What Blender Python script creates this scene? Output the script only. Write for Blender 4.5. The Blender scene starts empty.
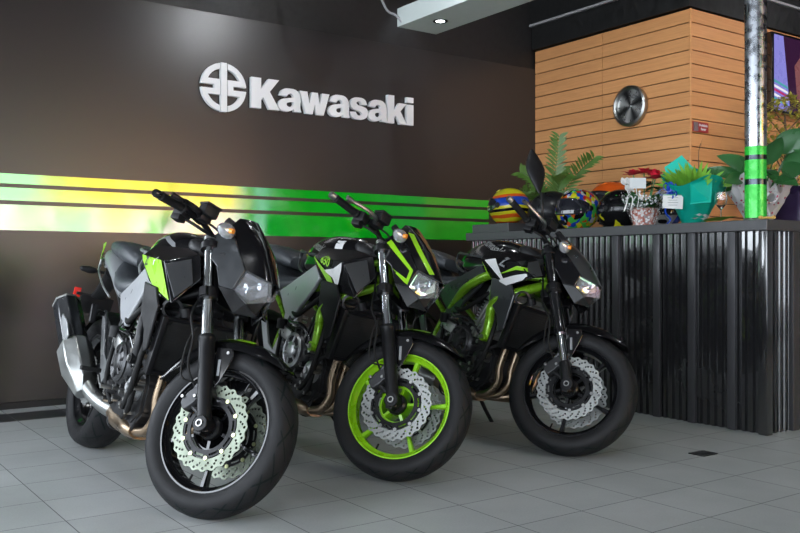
import bpy, bmesh, math, random
from mathutils import Vector, Matrix
from mathutils.bvhtree import BVHTree
R = math.radians
pi = math.pi
SC = bpy.context.scene
COL = SC.collection

# ------------------------------------------------------------------ camera
cam = bpy.data.objects.new('camera', bpy.data.cameras.new('camera'))
COL.objects.link(cam)
cam.location = (0, 0, 0.868)
cam.rotation_euler = (pi/2, 0, -math.atan2(.578, .816))
cam.data.sensor_width = 36
cam.data.lens = 36*886/800
cam.data.shift_y = -0.5/800
SC.camera = cam
# ------------------------------------------------------------------ colour management
SC.view_settings.view_transform = 'Standard'
SC.view_settings.look = 'None'
SC.view_settings.exposure = 0.0
SC.view_settings.gamma = 1.0
SC.view_settings.use_curve_mapping = False
# ------------------------------------------------------------------ sky
w = bpy.data.worlds.new('sky'); SC.world = w; w.use_nodes = True
w.node_tree.nodes['Background'].inputs[0].default_value = (.62, .78, 1, 1)
w.node_tree.nodes['Background'].inputs[1].default_value = 2.4
# sun: stands high behind the shop, lights the house across the street only
def light(name, kind, loc, energy, color=(1,1,1), target=None, **kw):
    d = bpy.data.lights.new(name, kind); o = bpy.data.objects.new(name, d); COL.objects.link(o)
    o.location = loc; d.energy = energy; d.color = color
    for k, v in kw.items(): setattr(d, k, v)
    if target is not None:
        o.rotation_euler = (Vector(target)-Vector(loc)).to_track_quat('-Z', 'Y').to_euler()
    return o
light('sun', 'SUN', (0, 20, 20), 34, (1, .93, .82), (0, 1, 0), angle=R(.6))
# daylight through the side shop windows
light('side_window_daylight', 'AREA', (-2.66, .1, 1.6), 440, (.90, .95, 1), (4, .1, 1.2), shape='RECTANGLE', size=10.2, size_y=2.5)
light('back_window_daylight', 'AREA', (-1.3, 5.98, 1.72), 130, (.88, .94, 1), (-1.3, 0, 1.5), shape='RECTANGLE', size=1.9, size_y=1.9)
SPOTS = [(-.9, 2.2), (.6, 3.9), (1.3, 1.5), (3.0, 1.2), (-.3, 5.0), (4.6, 1.2), (6.3, 2.6), (3.1, 3.9)]

# ================================================================== helpers
def tagk(o, **k):
    for a, b in k.items(): o[a] = b
    return o
def obj(name, bm, mat, parent=None, steer=None, smooth=35, bevel=0, **k):
    if steer is not None: bm.transform(steer)
    me = bpy.data.meshes.new(name); bmesh.ops.recalc_face_normals(bm, faces=bm.faces[:])
    bm.to_mesh(me); bm.free()
    for m in (mat if isinstance(mat, (list, tuple)) else [mat]): me.materials.append(M[m])
    o = bpy.data.objects.new(name, me); COL.objects.link(o)
    if smooth:
        me.polygons.foreach_set('use_smooth', [True]*len(me.polygons))
        me.set_sharp_from_angle(angle=R(smooth))
    if bevel:
        b = o.modifiers.new('bevel', 'BEVEL'); b.width = bevel; b.segments = 2; b.limit_method = 'ANGLE'; b.angle_limit = R(40)
        b.harden_normals = False
    if parent is not None: o.parent = parent
    return tagk(o, **k)
def thing(name, label, cat, loc=(0,0,0), rot=(0,0,0), group=None):
    o = bpy.data.objects.new(name, None); COL.objects.link(o); o.empty_display_size = .1
    o.location = loc; o.rotation_euler = rot; o['label'] = label; o['category'] = cat
    if group: o['group'] = group
    return o
def B(): return bmesh.new()
def box(bm, c, s, rot=None, bev=0):
    m = Matrix.Translation(c) @ (rot.to_4x4() if rot is not None else Matrix.Identity(4)) @ Matrix.Diagonal((*s, 1))
    r = bmesh.ops.create_cube(bm, size=1, matrix=m)
    if bev:
        es = list({e for v in r['verts'] for e in v.link_edges})
        bmesh.ops.bevel(bm, geom=es, offset=bev, segments=2, affect='EDGES', profile=.6)
    return bm
def smoothpath(pts, rad, sub):
    P = [Vector(p) for p in pts]; n = len(P)
    if not hasattr(rad, '__len__'): rad = [rad]*n
    if sub <= 1 or n < 3: return P, list(rad)
    out, ro = [], []
    for i in range(n-1):
        p0 = P[i-1] if i else 2*P[0]-P[1]; p1, p2 = P[i], P[i+1]; p3 = P[i+2] if i+2 < n else 2*P[-1]-P[-2]
        for j in range(sub):
            t = j/sub
            out.append(.5*((2*p1)+(p2-p0)*t+(2*p0-5*p1+4*p2-p3)*t*t+(3*p1-p0-3*p2+p3)*t**3))
            ro.append(rad[i]*(1-t)+rad[i+1]*t)
    out.append(P[-1]); ro.append(rad[-1])
    return out, ro
def tube(bm, pts, r, seg=10, sub=6, cap=True, flat=None):
    P, ro = smoothpath(pts, r, sub); n = len(P)
    tan = [(P[min(i+1, n-1)]-P[max(i-1, 0)]).normalized() for i in range(n)]
    t0 = tan[0]; up = Vector((0,0,1)) if abs(t0.z) < .9 else Vector((1,0,0))
    u = (up-t0*up.dot(t0)).normalized(); rings = []
    for i in range(n):
        u = (u-tan[i]*u.dot(tan[i])).normalized(); v = tan[i].cross(u)
        rings.append([bm.verts.new(P[i]+ro[i]*(math.cos(a)*u*(flat or 1)+math.sin(a)*v)) for a in [2*pi*k/seg for k in range(seg)]])
    for i in range(n-1):
        for k in range(seg): bm.faces.new((rings[i][k], rings[i][(k+1)%seg], rings[i+1][(k+1)%seg], rings[i+1][k]))
    if cap: bm.faces.new(rings[0]); bm.faces.new(rings[-1][::-1])
    return bm
def frame_of(axis):
    a = Vector(axis).normalized(); up = Vector((0,0,1)) if abs(a.z) < .9 else Vector((1,0,0))
    u = (up-a*up.dot(a)).normalized(); return a, u, a.cross(u)
def lathe(bm, prof, o=(0,0,0), axis=(0,1,0), seg=32, closed=False, uv=False, cap=False):
    """prof = [(radius, height along axis)]"""
    a, u, v = frame_of(axis); o = Vector(o); rings = []
    for k in range(seg):
        t = 2*pi*k/seg; d = math.cos(t)*u+math.sin(t)*v
        rings.append([bm.verts.new(o+a*h+d*max(r, 1e-5)) for r, h in prof])
    n = len(prof); uvl = bm.loops.layers.uv.verify() if uv else None
    for k in range(seg):
        for j in range(n if closed else n-1):
            j2 = (j+1) % n; k2 = (k+1) % seg
            f = bm.faces.new((rings[k][j], rings[k2][j], rings[k2][j2], rings[k][j2]))
            if uv:
                for l, (uu, vv) in zip(f.loops, ((k, j), (k+1, j), (k+1, j+1), (k, j+1))): l[uvl].uv = (uu/seg, vv/(n-1))
    if cap:
        bm.faces.new([rg[0] for rg in rings]); bm.faces.new([rg[-1] for rg in rings])
    else: bmesh.ops.remove_doubles(bm, verts=bm.verts[:], dist=2e-5) if any(r < 2e-5 for r, h in prof) else None
    return bm
def cyl(bm, a, b, r, r2=None, seg=20):
    a = Vector(a); b = Vector(b); r2 = r if r2 is None else r2
    return lathe(bm, [(0, 0), (r, 0), (r2, (b-a).length), (0, (b-a).length)], a, b-a, seg)
def loft(bm, rings, cap=True, close=True):
    V = [[bm.verts.new(p) for p in r] for r in rings]; n = len(V[0])
    for i in range(len(V)-1):
        for k in range(n if close else n-1): bm.faces.new((V[i][k], V[i][(k+1)%n], V[i+1][(k+1)%n], V[i+1][k]))
    if cap: bm.faces.new(V[0][::-1]); bm.faces.new(V[-1])
    return bm
def sring(x, zc, hw, hh, p=2.4, n=24, y=0, axis='x', top=1.0):
    out = []
    for k in range(n):
        a = 2*pi*k/n; c, s = math.cos(a), math.sin(a)
        yy = math.copysign(abs(c)**(2/p), c)*hw; zz = math.copysign(abs(s)**(2/p), s)*hh
        if top != 1 : yy *= (1-(1-top)*(zz/hh+1)/2)
        out.append((x, y+yy, zc+zz) if axis == 'x' else (y+yy, x, zc+zz))
    return out
def sloft(bm, secs, p=2.4, n=24, sub=4, top=1.0, axis='x'):
    """secs = [(x, zc, hw, hh)] smoothed by Catmull-Rom"""
    S = [Vector(s[:4]) for s in secs]; out = []
    for i in range(len(S)-1):
        p0 = S[i-1] if i else S[0]; p1, p2 = S[i], S[i+1]; p3 = S[i+2] if i+2 < len(S) else S[-1]
        for j in range(sub):
            t = j/sub; out.append(.5*((2*p1)+(p2-p0)*t+(2*p0-5*p1+4*p2-p3)*t*t+(3*p1-p0-3*p2+p3)*t**3))
    out.append(S[-1])
    return loft(bm, [sring(s[0], s[1], max(s[2], .002), max(s[3], .002), p, n, axis=axis, top=top) for s in out])
def plate(bm, pts, vec):
    """polygon in space given thickness along vec"""
    v = Vector(vec); A = [bm.verts.new(p) for p in pts]; Bv = [bm.verts.new(Vector(p)+v) for p in pts]
    n = len(pts); bm.faces.new(A); bm.faces.new(Bv[::-1])
    for i in range(n): bm.faces.new((A[i], A[(i+1)%n], Bv[(i+1)%n], Bv[i]))
    return bm
def skin(bm, V, F, mirror=False, thick=0):
    """faces from a vertex list; mirror = also at -y; thick = offset shell inward"""
    for s in ((1, -1) if mirror else (1,)):
        vs = [bm.verts.new((x, y*s, z)) for x, y, z in V]
        for f in F: bm.faces.new([vs[i] for i in f])
    bmesh.ops.delete(bm, geom=[v for v in bm.verts if not v.link_faces], context='VERTS')
    bmesh.ops.remove_doubles(bm, verts=bm.verts[:], dist=1e-4)
    bmesh.ops.recalc_face_normals(bm, faces=bm.faces[:])
    if thick: bmesh.ops.solidify(bm, geom=bm.faces[:], thickness=thick)
    return bm
def mir(bm):
    """add the mirror image across y = 0"""
    r = bmesh.ops.duplicate(bm, geom=bm.verts[:]+bm.edges[:]+bm.faces[:])
    vs = [g for g in r['geom'] if isinstance(g, bmesh.types.BMVert)]
    for v in vs: v.co.y *= -1
    return bm
def flat(loops, depth, bevel=0, res=1):
    """filled 2-D outlines with holes (x,y), thickness depth about z=0 -> bmesh"""
    cu = bpy.data.curves.new('c', 'CURVE'); cu.dimensions = '2D'; cu.fill_mode = 'BOTH'; cu.extrude = depth/2; cu.bevel_depth = bevel
    for lp in loops:
        s = cu.splines.new('POLY'); s.points.add(len(lp)-1); s.use_cyclic_u = True
        for p, q in zip(s.points, lp): p.co = (q[0], q[1], 0, 1)
    return curve_bm(cu)
def curve_bm(cu):
    o = bpy.data.objects.new('c', cu); COL.objects.link(o)
    dg = bpy.context.evaluated_depsgraph_get(); me = bpy.data.meshes.new_from_object(o.evaluated_get(dg))
    bm = B(); bm.from_mesh(me); bpy.data.meshes.remove(me); bpy.data.objects.remove(o); bpy.data.curves.remove(cu)
    bmesh.ops.remove_doubles(bm, verts=bm.verts[:], dist=1e-6)
    return bm
def text_bm(s, size=1, bold=0, depth=.01, shear=0, spacing=1):
    cu = bpy.data.curves.new('t', 'FONT'); cu.body = s; cu.size = size; cu.offset = bold; cu.extrude = depth/2; cu.shear = shear
    cu.space_character = spacing; cu.resolution_u = 3; cu.align_x = 'CENTER'; cu.align_y = 'CENTER'
    return curve_bm(cu)
def ring(r, n, ph=0, cx=0, cy=0): return [(cx+r*math.cos(ph+2*pi*k/n), cy+r*math.sin(ph+2*pi*k/n)) for k in range(n)]
def fit_box(bm, x0, x1, y0, y1):
    xs = [v.co.x for v in bm.verts]; ys = [v.co.y for v in bm.verts]
    for v in bm.verts:
        v.co.x = x0+(v.co.x-min(xs))/(max(xs)-min(xs))*(x1-x0); v.co.y = y0+(v.co.y-min(ys))/(max(ys)-min(ys))*(y1-y0)
    return bm

# ================================================================== materials
M = {}
def mat(name, col, rough=.5, metal=0, coat=0, var=.12, scale=18, bump=0, bscale=60, spec=.5, ior=1.5, emit=None, alpha=1, trans=0, colvar=0, sub=0):
    m = bpy.data.materials.new(name); m.use_nodes = True; nt = m.node_tree; p = nt.nodes['Principled BSDF']
    p.inputs['Base Color'].default_value = (*col, 1); p.inputs['Metallic'].default_value = metal
    p.inputs['Coat Weight'].default_value = coat; p.inputs['Coat Roughness'].default_value = .04
    p.inputs['IOR'].default_value = ior; p.inputs['Specular IOR Level'].default_value = spec
    p.inputs['Transmission Weight'].default_value = trans; p.inputs['Alpha'].default_value = alpha
    if emit: p.inputs['Emission Color'].default_value = (*emit[0], 1); p.inputs['Emission Strength'].default_value = emit[1]
    tc = nt.nodes.new('ShaderNodeTexCoord'); no = nt.nodes.new('ShaderNodeTexNoise'); no.inputs['Scale'].default_value = scale; no.inputs['Detail'].default_value = 4
    nt.links.new(tc.outputs['Object'], no.inputs['Vector'])
    mr = nt.nodes.new('ShaderNodeMapRange'); mr.inputs['To Min'].default_value = max(.02, rough*(1-var*2)); mr.inputs['To Max'].default_value = min(1, rough*(1+var*2))
    mr.inputs['From Min'].default_value = .3; mr.inputs['From Max'].default_value = .7
    nt.links.new(no.outputs['Fac'], mr.inputs['Value']); nt.links.new(mr.outputs['Result'], p.inputs['Roughness'])
    if colvar:
        mx = nt.nodes.new('ShaderNodeMix'); mx.data_type = 'RGBA'
        mx.inputs['A'].default_value = (*[c*(1-colvar) for c in col], 1); mx.inputs['B'].default_value = (*[min(1, c*(1+colvar)) for c in col], 1)
        nt.links.new(no.outputs['Fac'], mx.inputs['Factor']); nt.links.new(mx.outputs['Result'], p.inputs['Base Color'])
    if bump:
        n2 = nt.nodes.new('ShaderNodeTexNoise'); n2.inputs['Scale'].default_value = bscale; n2.inputs['Detail'].default_value = 3
        nt.links.new(tc.outputs['Object'], n2.inputs['Vector'])
        b = nt.nodes.new('ShaderNodeBump'); b.inputs['Strength'].default_value = bump; b.inputs['Distance'].default_value = .002
        nt.links.new(n2.outputs['Fac'], b.inputs['Height']); nt.links.new(b.outputs['Normal'], p.inputs['Normal'])
    M[name] = m; return m
class NT:
    """tiny node-graph writer"""
    def __init__(s, m): s.t = m.node_tree; s.p = s.t.nodes['Principled BSDF']
    def n(s, k, ins=(), out=0, **pr):
        x = s.t.nodes.new('ShaderNode'+k)
        for a, b in pr.items(): setattr(x, a, b)
        for a, b in (ins.items() if isinstance(ins, dict) else enumerate(ins)):
            if isinstance(b, bpy.types.NodeSocket): s.t.links.new(b, x.inputs[a])
            elif b is not None: x.inputs[a].default_value = b
        return x.outputs[out]
    def m(s, op, a, b=None, c=None): return s.n('Math', [a, b, c] if c is not None else ([a, b] if b is not None else [a]), operation=op)
    def mix(s, f, a, b):
        return s.n('Mix', {'Factor': f, 6: a, 7: b}, out=2, data_type='RGBA')
    def xyz(s, what='Object', idx=None):
        tc = s.t.nodes.new('ShaderNodeTexCoord'); sp = s.t.nodes.new('ShaderNodeSeparateXYZ'); s.t.links.new(tc.outputs[what], sp.inputs[0])
        return sp.outputs[0], sp.outputs[1], sp.outputs[2], tc.outputs[what]
    def set(s, name, v): s.t.links.new(v, s.p.inputs[name])
    def bump(s, h, strength=.5, dist=.002):
        s.set('Normal', s.n('Bump', {'Height': h, 'Strength': strength, 'Distance': dist}))

mat('black_gloss', (.006,.006,.007), .14, coat=.6, var=.1)
mat('black_satin', (.007,.007,.008), .36, spec=.28, bump=.05)
mat('black_plastic', (.009,.009,.01), .48, spec=.3, bump=.25, bscale=400)
mat('black_engine', (.05,.05,.052), .36, metal=.7, bump=.15, bscale=200)
mat('dark_gray_paint', (.055,.058,.062), .33, metal=.45, coat=.3)
mat('gray_paint', (.27,.28,.29), .36, metal=.35, coat=.2)
mat('white_paint', (.8,.8,.8), .3, coat=.4)
mat('lime_paint', (.27,.60,.012), .3, coat=.5)
mat('lime_metallic', (.21,.46,.015), .3, metal=.35, coat=.5)
mat('steel', (.40,.40,.39), .34, metal=1, bump=.08, bscale=300)
mat('disc_steel', (.36,.37,.36), .42, metal=.7)
mat('disc_steel_glare_cut', (.21,.235,.185), .45, metal=.75)  # disc_steel darkened against window glare, green reflection tint painted in
mat('brushed_steel', (.36,.37,.36), .36, metal=1, bump=.2, bscale=150)
mat('chrome', (.8,.82,.85), .1, metal=1)
mat('stanchion_gray', (.40,.42,.42), .22, metal=1)
mat('aluminium', (.52,.53,.54), .38, metal=.9, bump=.12, bscale=200)
mat('silver_paint', (.42,.43,.45), .36, metal=.3, coat=.2)
mat('header_steel', (.36,.27,.185), .34, metal=1, colvar=.3, scale=7)
mat('seat_vinyl', (.045,.05,.056), .45, bump=.3, bscale=500)
mat('rubber', (.012,.012,.012), .6, spec=.2, bump=.3, bscale=300)
mat('bolt_gold', (.62,.66,.35), .3, metal=.8)
mat('lens_clear', (.85,.87,.9), .06, spec=.8, trans=.9, ior=1.3)
mat('reflector', (.85,.87,.9), .08, metal=1, bump=.3, bscale=30)
mat('signal_clear', (.55,.56,.58), .12, metal=.6, coat=.5, bump=.5, bscale=120)
mat('amber', (.9,.3,.03), .2, coat=.5)
mat('red_reflector', (.75,.03,.02), .25, coat=.5)
mat('screen_glass', (.01,.01,.012), .08, coat=.8)
mat('radiator_black', (.008,.008,.008), .6)
# tyre with bumped grooves, their shade painted in as darker colour
def tyre_mat():
    m = mat('tyre', (.012,.012,.013), .5, var=.05, spec=.16); g = NT(m)
    tc = g.t.nodes.new('ShaderNodeTexCoord'); sp = g.t.nodes.new('ShaderNodeSeparateXYZ'); g.t.links.new(tc.outputs['UV'], sp.inputs[0])
    u, v = sp.outputs[0], sp.outputs[1]
    c = g.m('ABSOLUTE', g.m('SUBTRACT', v, .5))
    ph = g.m('FRACT', g.m('ADD', g.m('MULTIPLY', u, 22), g.m('MULTIPLY', c, 5.5)))
    gr = g.m('LESS_THAN', ph, .13)
    side = g.m('GREATER_THAN', v, .5)
    ph2 = g.m('FRACT', g.m('ADD', g.m('ADD', g.m('MULTIPLY', u, 11), g.m('MULTIPLY', c, -2.5)), g.m('MULTIPLY', side, .5)))
    gr2 = g.m('LESS_THAN', ph2, .09)
    zone = g.m('MULTIPLY', g.m('LESS_THAN', c, .25), g.m('GREATER_THAN', c, .04))
    gg = g.m('MULTIPLY', g.m('MAXIMUM', gr, gr2), zone)
    no = g.n('TexNoise', {'Vector': tc.outputs['Object'], 'Scale': 400.0})
    g.bump(g.m('ADD', g.m('MULTIPLY', gg, -1), g.m('MULTIPLY', no, .12)), 1.0, .006)
    g.set('Base Color', g.mix(gg, (.015,.015,.016,1), (.002,.006,.006,1)))
tyre_mat()
def fins_mat():
    m = mat('radiator_core', (.012,.012,.012), .5); g = NT(m); x, y, z, v = g.xyz()
    g.bump(g.m('FRACT', g.m('MULTIPLY', z, 90)), .8, .003)
fins_mat()
def carbon():
    m = mat('muffler_shell', (.02,.022,.026), .3, metal=.6, coat=.4)
carbon()

# ------------------------------------------------------------------ room materials
def floor_mat():
    m = mat('floor_tiles', (.3,.3,.3), .34, var=.1); g = NT(m); x, y, z, v = g.xyz()
    def line(c, off, pitch, hw):
        f = g.m('FRACT', g.m('DIVIDE', g.m('SUBTRACT', c, off-50*pitch), pitch))
        return g.m('MULTIPLY', g.m('ABSOLUTE', g.m('SUBTRACT', f, .5)), 1), hw/pitch
    ax, hx = line(x, 2.035, .305, .0017); ay, hy = line(y, 2.19, .31, .0017)
    def mask(a, h): return g.m('GREATER_THAN', a, .5-h)
    jl = g.m('MAXIMUM', mask(ax, hx), mask(ay, hy))
    ix = g.m('FLOOR', g.m('DIVIDE', g.m('SUBTRACT', x, 2.035-15.25), .305)); iy = g.m('FLOOR', g.m('DIVIDE', g.m('SUBTRACT', y, 2.19-15.5), .31))
    wn = g.n('TexWhiteNoise', {'Vector': g.n('CombineXYZ', [ix, iy, 0.0])}, noise_dimensions='3D')
    n1 = g.n('TexNoise', {'Vector': v, 'Scale': 2.2, 'Detail': 6.0, 'Roughness': .6}); n2 = g.n('TexNoise', {'Vector': v, 'Scale': 140.0, 'Detail': 2.0})
    f = g.m('ADD', g.m('MULTIPLY', n1, .55), g.m('ADD', g.m('MULTIPLY', wn, .10), g.m('MULTIPLY', n2, .28)))
    base = g.mix(f, (.18,.19,.19,1), (.50,.515,.515,1))
    band = g.m('MULTIPLY', g.m('GREATER_THAN', y, 5.28), g.m('LESS_THAN', y, 5.58))
    base = g.mix(band, base, (.02,.022,.026,1))
    light_edge = g.m('GREATER_THAN', y, 5.58)
    base = g.mix(jl, base, g.mix(band, (.075,.075,.075,1), (.3,.3,.3,1)))
    g.set('Base Color', base)
    st = g.n('TexNoise', {'Vector': v, 'Scale': 1.4, 'Detail': 5.0})
    rr = g.m('ADD', .27, g.m('MULTIPLY', st, .25)); g.set('Roughness', g.m('ADD', rr, g.m('MULTIPLY', jl, .3)))
    g.bump(g.m('SUBTRACT', g.m('MULTIPLY', n2, .08), jl), .5, .002)
floor_mat()
mat('wall_panel_dark', (.020,.018,.0175), .29, spec=.7, var=0, scale=3, bump=.12, bscale=220)
mat('wall_black', (.006,.006,.006), .5)
mat('plaster_dim', (.30,.30,.31), .8)
mat('ceiling_black', (.010,.010,.011), .7)
mat('beam_white', (.55,.6,.58), .55)
m = mat('stripe_green', (.004,.50,.016), .09, var=.25, scale=4, ior=2.3)
mat('sign_white', (.86,.88,.88), .45)
mat('sign_edge', (.10,.10,.10), .5)
def wood_mat():
    m = mat('wood_laminate', (.5,.28,.14), .45, spec=.3); g = NT(m); x, y, z, v = g.xyz()
    mp = g.n('Mapping', {'Vector': v, 'Scale': (3, 3, 60)}); n = g.n('TexNoise', {'Vector': mp, 'Scale': 1.6, 'Detail': 6.0})
    row = g.m('FLOOR', g.m('DIVIDE', g.m('SUBTRACT', z, -.0), .1025)); wn = g.n('TexWhiteNoise', {'W': row}, noise_dimensions='1D')
    f = g.m('ADD', g.m('MULTIPLY', n, .8), g.m('MULTIPLY', wn, .25))
    g.set('Base Color', g.mix(f, (.44,.19,.07,1), (.72,.36,.145,1)))
wood_mat()
def corr_mat():
    m = mat('corrugated_black', (.014,.014,.015), .2, metal=.0, coat=1, spec=1, var=.3, scale=3, bump=.12, bscale=9)
corr_mat()
mat('counter_post', (.055,.054,.058), .4, metal=.3)
mat('countertop', (.06,.06,.063), .42, colvar=.15, scale=30, bump=.1)
def pole_mat():
    m = mat('pole_metal', (.35,.36,.38), .27, metal=1, var=.3, scale=25); g = NT(m); x, y, z, v = g.xyz()
    def band(a, b): return g.m('MULTIPLY', g.m('GREATER_THAN', z, a), g.m('LESS_THAN', z, b))
    green = g.m('MULTIPLY', g.m('LESS_THAN', z, .385), g.m('SUBTRACT', 1, g.m('MAXIMUM', band(.315,.34), band(.185,.215))))
    no = g.n('TexNoise', {'Vector': g.n('Mapping', {'Vector': v, 'Scale': (8, 8, 2)}), 'Scale': 6.0, 'Detail': 6.0})
    dark = g.n('MapRange', {'Value': z, 'From Min': .6, 'From Max': 1.1})
    bands = g.m('MAXIMUM', band(.315,.34), band(.185,.215)); steel = g.mix(bands, g.mix(no, (.26,.28,.31,1), (.62,.64,.68,1)), (.05,.06,.07,1))
    g.set('Base Color', g.mix(green, steel, (.03,.55,.05,1))); g.set('Metallic', g.m('SUBTRACT', 1, g.m('MULTIPLY', green, .85)))
pole_mat()

# ================================================================== room
def struct(name, bm, m, **k): return obj(name, bm, m, kind='structure', **k)
CZ = 3.25
bm = B(); box(bm, (4.2, .5, -.05), (14, 13, .1)); struct('floor', bm, 'floor_tiles', smooth=0)
bm = B(); box(bm, (4.2, .5, CZ+.05), (14, 13, .1)); struct('ceiling', bm, 'ceiling_black', smooth=0)
# back wall: black wall with the satin panel in front of it

bm = B(); box(bm, ((.8+5.55)/2, 5.762, 2.62/2+.02), (5.55-.8, .024, 2.58), bev=.002); struct('trim_1', bm, 'wall_panel_dark', smooth=0)
bm = B(); box(bm, (1.475, 5.755, .02), (8.15, .03, .04)); struct('baseboard_back', bm, 'wall_black', smooth=0)
def wall_with_holes(name, a0, a1, z1, holes, place, m):
    bm = B(); xs = sorted({a0, a1, *[h for q in holes for h in q[:2]]})
    for p, q in zip(xs, xs[1:]):
        hs = [h for h in holes if h[0] <= p and h[1] >= q]
        segs = [(0, z1)] if not hs else [(0, hs[0][2]), (hs[0][3], z1)]
        for s, e in segs:
            if e-s > .01: place(bm, p, q, s, e)
    return struct(name, bm, m, smooth=0)
wall_with_holes('wall_back', -2.8, 5.8, CZ, [(-2.3,-.3,.75,2.65)], lambda b,p,q,s,e: box(b, ((p+q)/2,5.87,(s+e)/2), (q-p,.2,e-s)), 'wall_black')
wall_with_holes('wall_left', -6, 5.97, CZ, [(-5.1,.05,.35,2.85), (.15,5.2,.35,2.85)], lambda b,p,q,s,e: box(b, (-2.8,(p+q)/2,(s+e)/2), (.2,q-p,e-s)), 'wall_black')
wall_with_holes('wall_front', -2.7, 11.2, CZ, [(2.2,8.9,.35,2.9)], lambda b,p,q,s,e: box(b, ((p+q)/2,-6.0,(s+e)/2), (q-p,.2,e-s)), 'wall_black')
bm = B(); box(bm, (11.3, .5, CZ/2), (.2, 13, CZ)); struct('wall_right', bm, 'plaster_dim', smooth=0)
def win_frame(name, a0, a1, z0, z1, n, place, m='counter_post'):
    bm = B()
    for i in range(n+1): c = a0+(a1-a0)*i/n; place(bm, c-.03, c+.03, z0, z1)
    place(bm, a0, a1, z0, z0+.05); place(bm, a0, a1, z1-.05, z1); return struct(name, bm, m, smooth=0)
win_frame('window_1', -5.1, .05, .35, 2.85, 3, lambda b,p,q,s,e: box(b, (-2.8,(p+q)/2,(s+e)/2), (.1,q-p,e-s)))
win_frame('window_2', .15, 5.2, .35, 2.85, 3, lambda b,p,q,s,e: box(b, (-2.8,(p+q)/2,(s+e)/2), (.1,q-p,e-s)))
win_frame('window_4', -2.3, -.3, .75, 2.65, 2, lambda b,p,q,s,e: box(b, ((p+q)/2,5.87,(s+e)/2), (q-p,.1,e-s)))
win_frame('window_3', 2.2, 8.9, .35, 2.9, 3, lambda b,p,q,s,e: box(b, ((p+q)/2,-6.0,(s+e)/2), (q-p,.1,e-s)))
# street and an unseen house, its colours laid out to shape the stripe reflections
mat('street', (.25,.25,.25), .8); mat('house_cream', (.95,.60,.85), .8, colvar=.1, scale=1.5)  # pinkish cream chosen so the green stripes reflect as cream
mat('house_yellow', (.95,.56,.06), .8); mat('house_mint', (.45,.85,.5), .8); mat('house_green', (.16,.50,.05), .8, colvar=.4, scale=3)
bm = B(); box(bm, (5, -18, -.08), (50, 24, .1)); struct('ground', bm, 'street', smooth=0)
HY = -13.0
def hp(x0, x1, z0, z1, m, dy=0):
    bm = B(); box(bm, ((x0+x1)/2, HY-.2+dy, (z0+z1)/2), (x1-x0, .3, z1-z0)); return bm, m
bt = thing('building', 'unseen sunlit building across the street, coloured for its reflection in the wall stripes', 'building', (8, HY, 0))
def house(x0, x1, z0, z1, m, dy=0, nm='wall_section'):
    bm = B(); box(bm, ((x0+x1)/2-8, -.2+dy, (z0+z1)/2), (x1-x0, .3, z1-z0)); obj(nm, bm, m, bt, smooth=0)
def hx(px):
    r = (px-400)/886; return 4.26*5.75*((.816*r+.578)/(-.578*r+.816))
house(1, hx(238), -.05, 2.5, 'house_cream'); house(hx(45), hx(238), 2.5, 5, 'house_yellow'); house(1, hx(45), 2.5, 5, 'house_mint')
for a, b_, z0, z1, m_ in ((24,31,0,2.5,'house_green'),(66,92,0,2.5,'house_mint'),(110,124,0,2.52,'house_yellow'),(149,158,1.7,2.35,'house_green'),(196,205,0,3.2,'house_yellow')):
    house(hx(a), hx(b_), z0, z1, m_, .18, 'reflection_band')  # coloured bands added where the stripes are to reflect them
# three green stripes on the back wall
for z0, z1 in ((1.085,1.241), (1.266,1.344), (1.368,1.428)):
    bm = B(); box(bm, ((.85+5.0)/2, 5.747, (z0+z1)/2), (4.15, .006, z1-z0))
    obj('wall_stripe', bm, 'stripe_green', smooth=0, category='stripe', group='green wall stripes',
        label={1.085: 'widest and lowest glossy green stripe across the dark wall', 1.266: 'middle glossy green stripe across the dark wall', 1.368: 'thin topmost glossy green stripe across the dark wall'}[z0])
# wall sign: emblem and eight raised letters
sg = thing('wall_sign', 'raised white lettering and round emblem high on the dark wall', 'sign', (2.385, 5.75, 1.98))
def sign_part(name, bm, cx=0, cz=0):
    bm.transform(Matrix.Translation((-2.385, -.022, -1.98)) @ Matrix.Rotation(pi/2, 4, 'X')); obj(name, bm, 'sign_white', sg, smooth=30)
def arc(r, a0, a1, n=22): return [(r*math.cos(a0+(a1-a0)*i/n), r*math.sin(a0+(a1-a0)*i/n)) for i in range(n+1)]
RO, RI = 1.0, .77
half = arc(RO, math.acos(.17), math.asin(.08)) + [(.42, .08), (.42, -.08)] + arc(RO, -math.asin(.08), -math.acos(.17)) \
     + arc(RI, -math.acos(.17/RI), -math.asin(.32/RI)) + [(.17, -.32), (.17, .32)] + arc(RI, math.asin(.32/RI), math.acos(.17/RI))
for s in (1, -1):
    sign_part('emblem_half', flat([[(2.553+s*.168*a, 2.106+.168*b) for a, b in half]], .03))
sign_part('emblem_bar', flat([[(2.553-.022, 2.106-.17), (2.553+.022, 2.106-.17), (2.553+.022, 2.106+.17), (2.553-.022, 2.106+.17)]], .034))
KW = [('K',2.757,2.988,.217),('a',2.972,3.166,.168),('w',3.146,3.404,.162),('a',3.392,3.584,.168),('s',3.578,3.748,.168),('a',3.744,3.930,.168),('k',3.926,4.118,.220),('i',4.110,4.182,.220)]
def glyph(loops):
    """loops of (x, y, smooth)"""
    cu = bpy.data.curves.new('g', 'CURVE'); cu.dimensions = '2D'; cu.fill_mode = 'BOTH'; cu.extrude = .015; cu.resolution_u = 8
    for lp in loops:
        sp = cu.splines.new('BEZIER'); sp.bezier_points.add(len(lp)-1); sp.use_cyclic_u = True
        for p, q in zip(sp.bezier_points, lp):
            p.co = (q[0], q[1], 0); t = 'AUTO' if len(q) > 2 else 'VECTOR'; p.handle_left_type = t; p.handle_right_type = t
    return curve_bm(cu)
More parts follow.
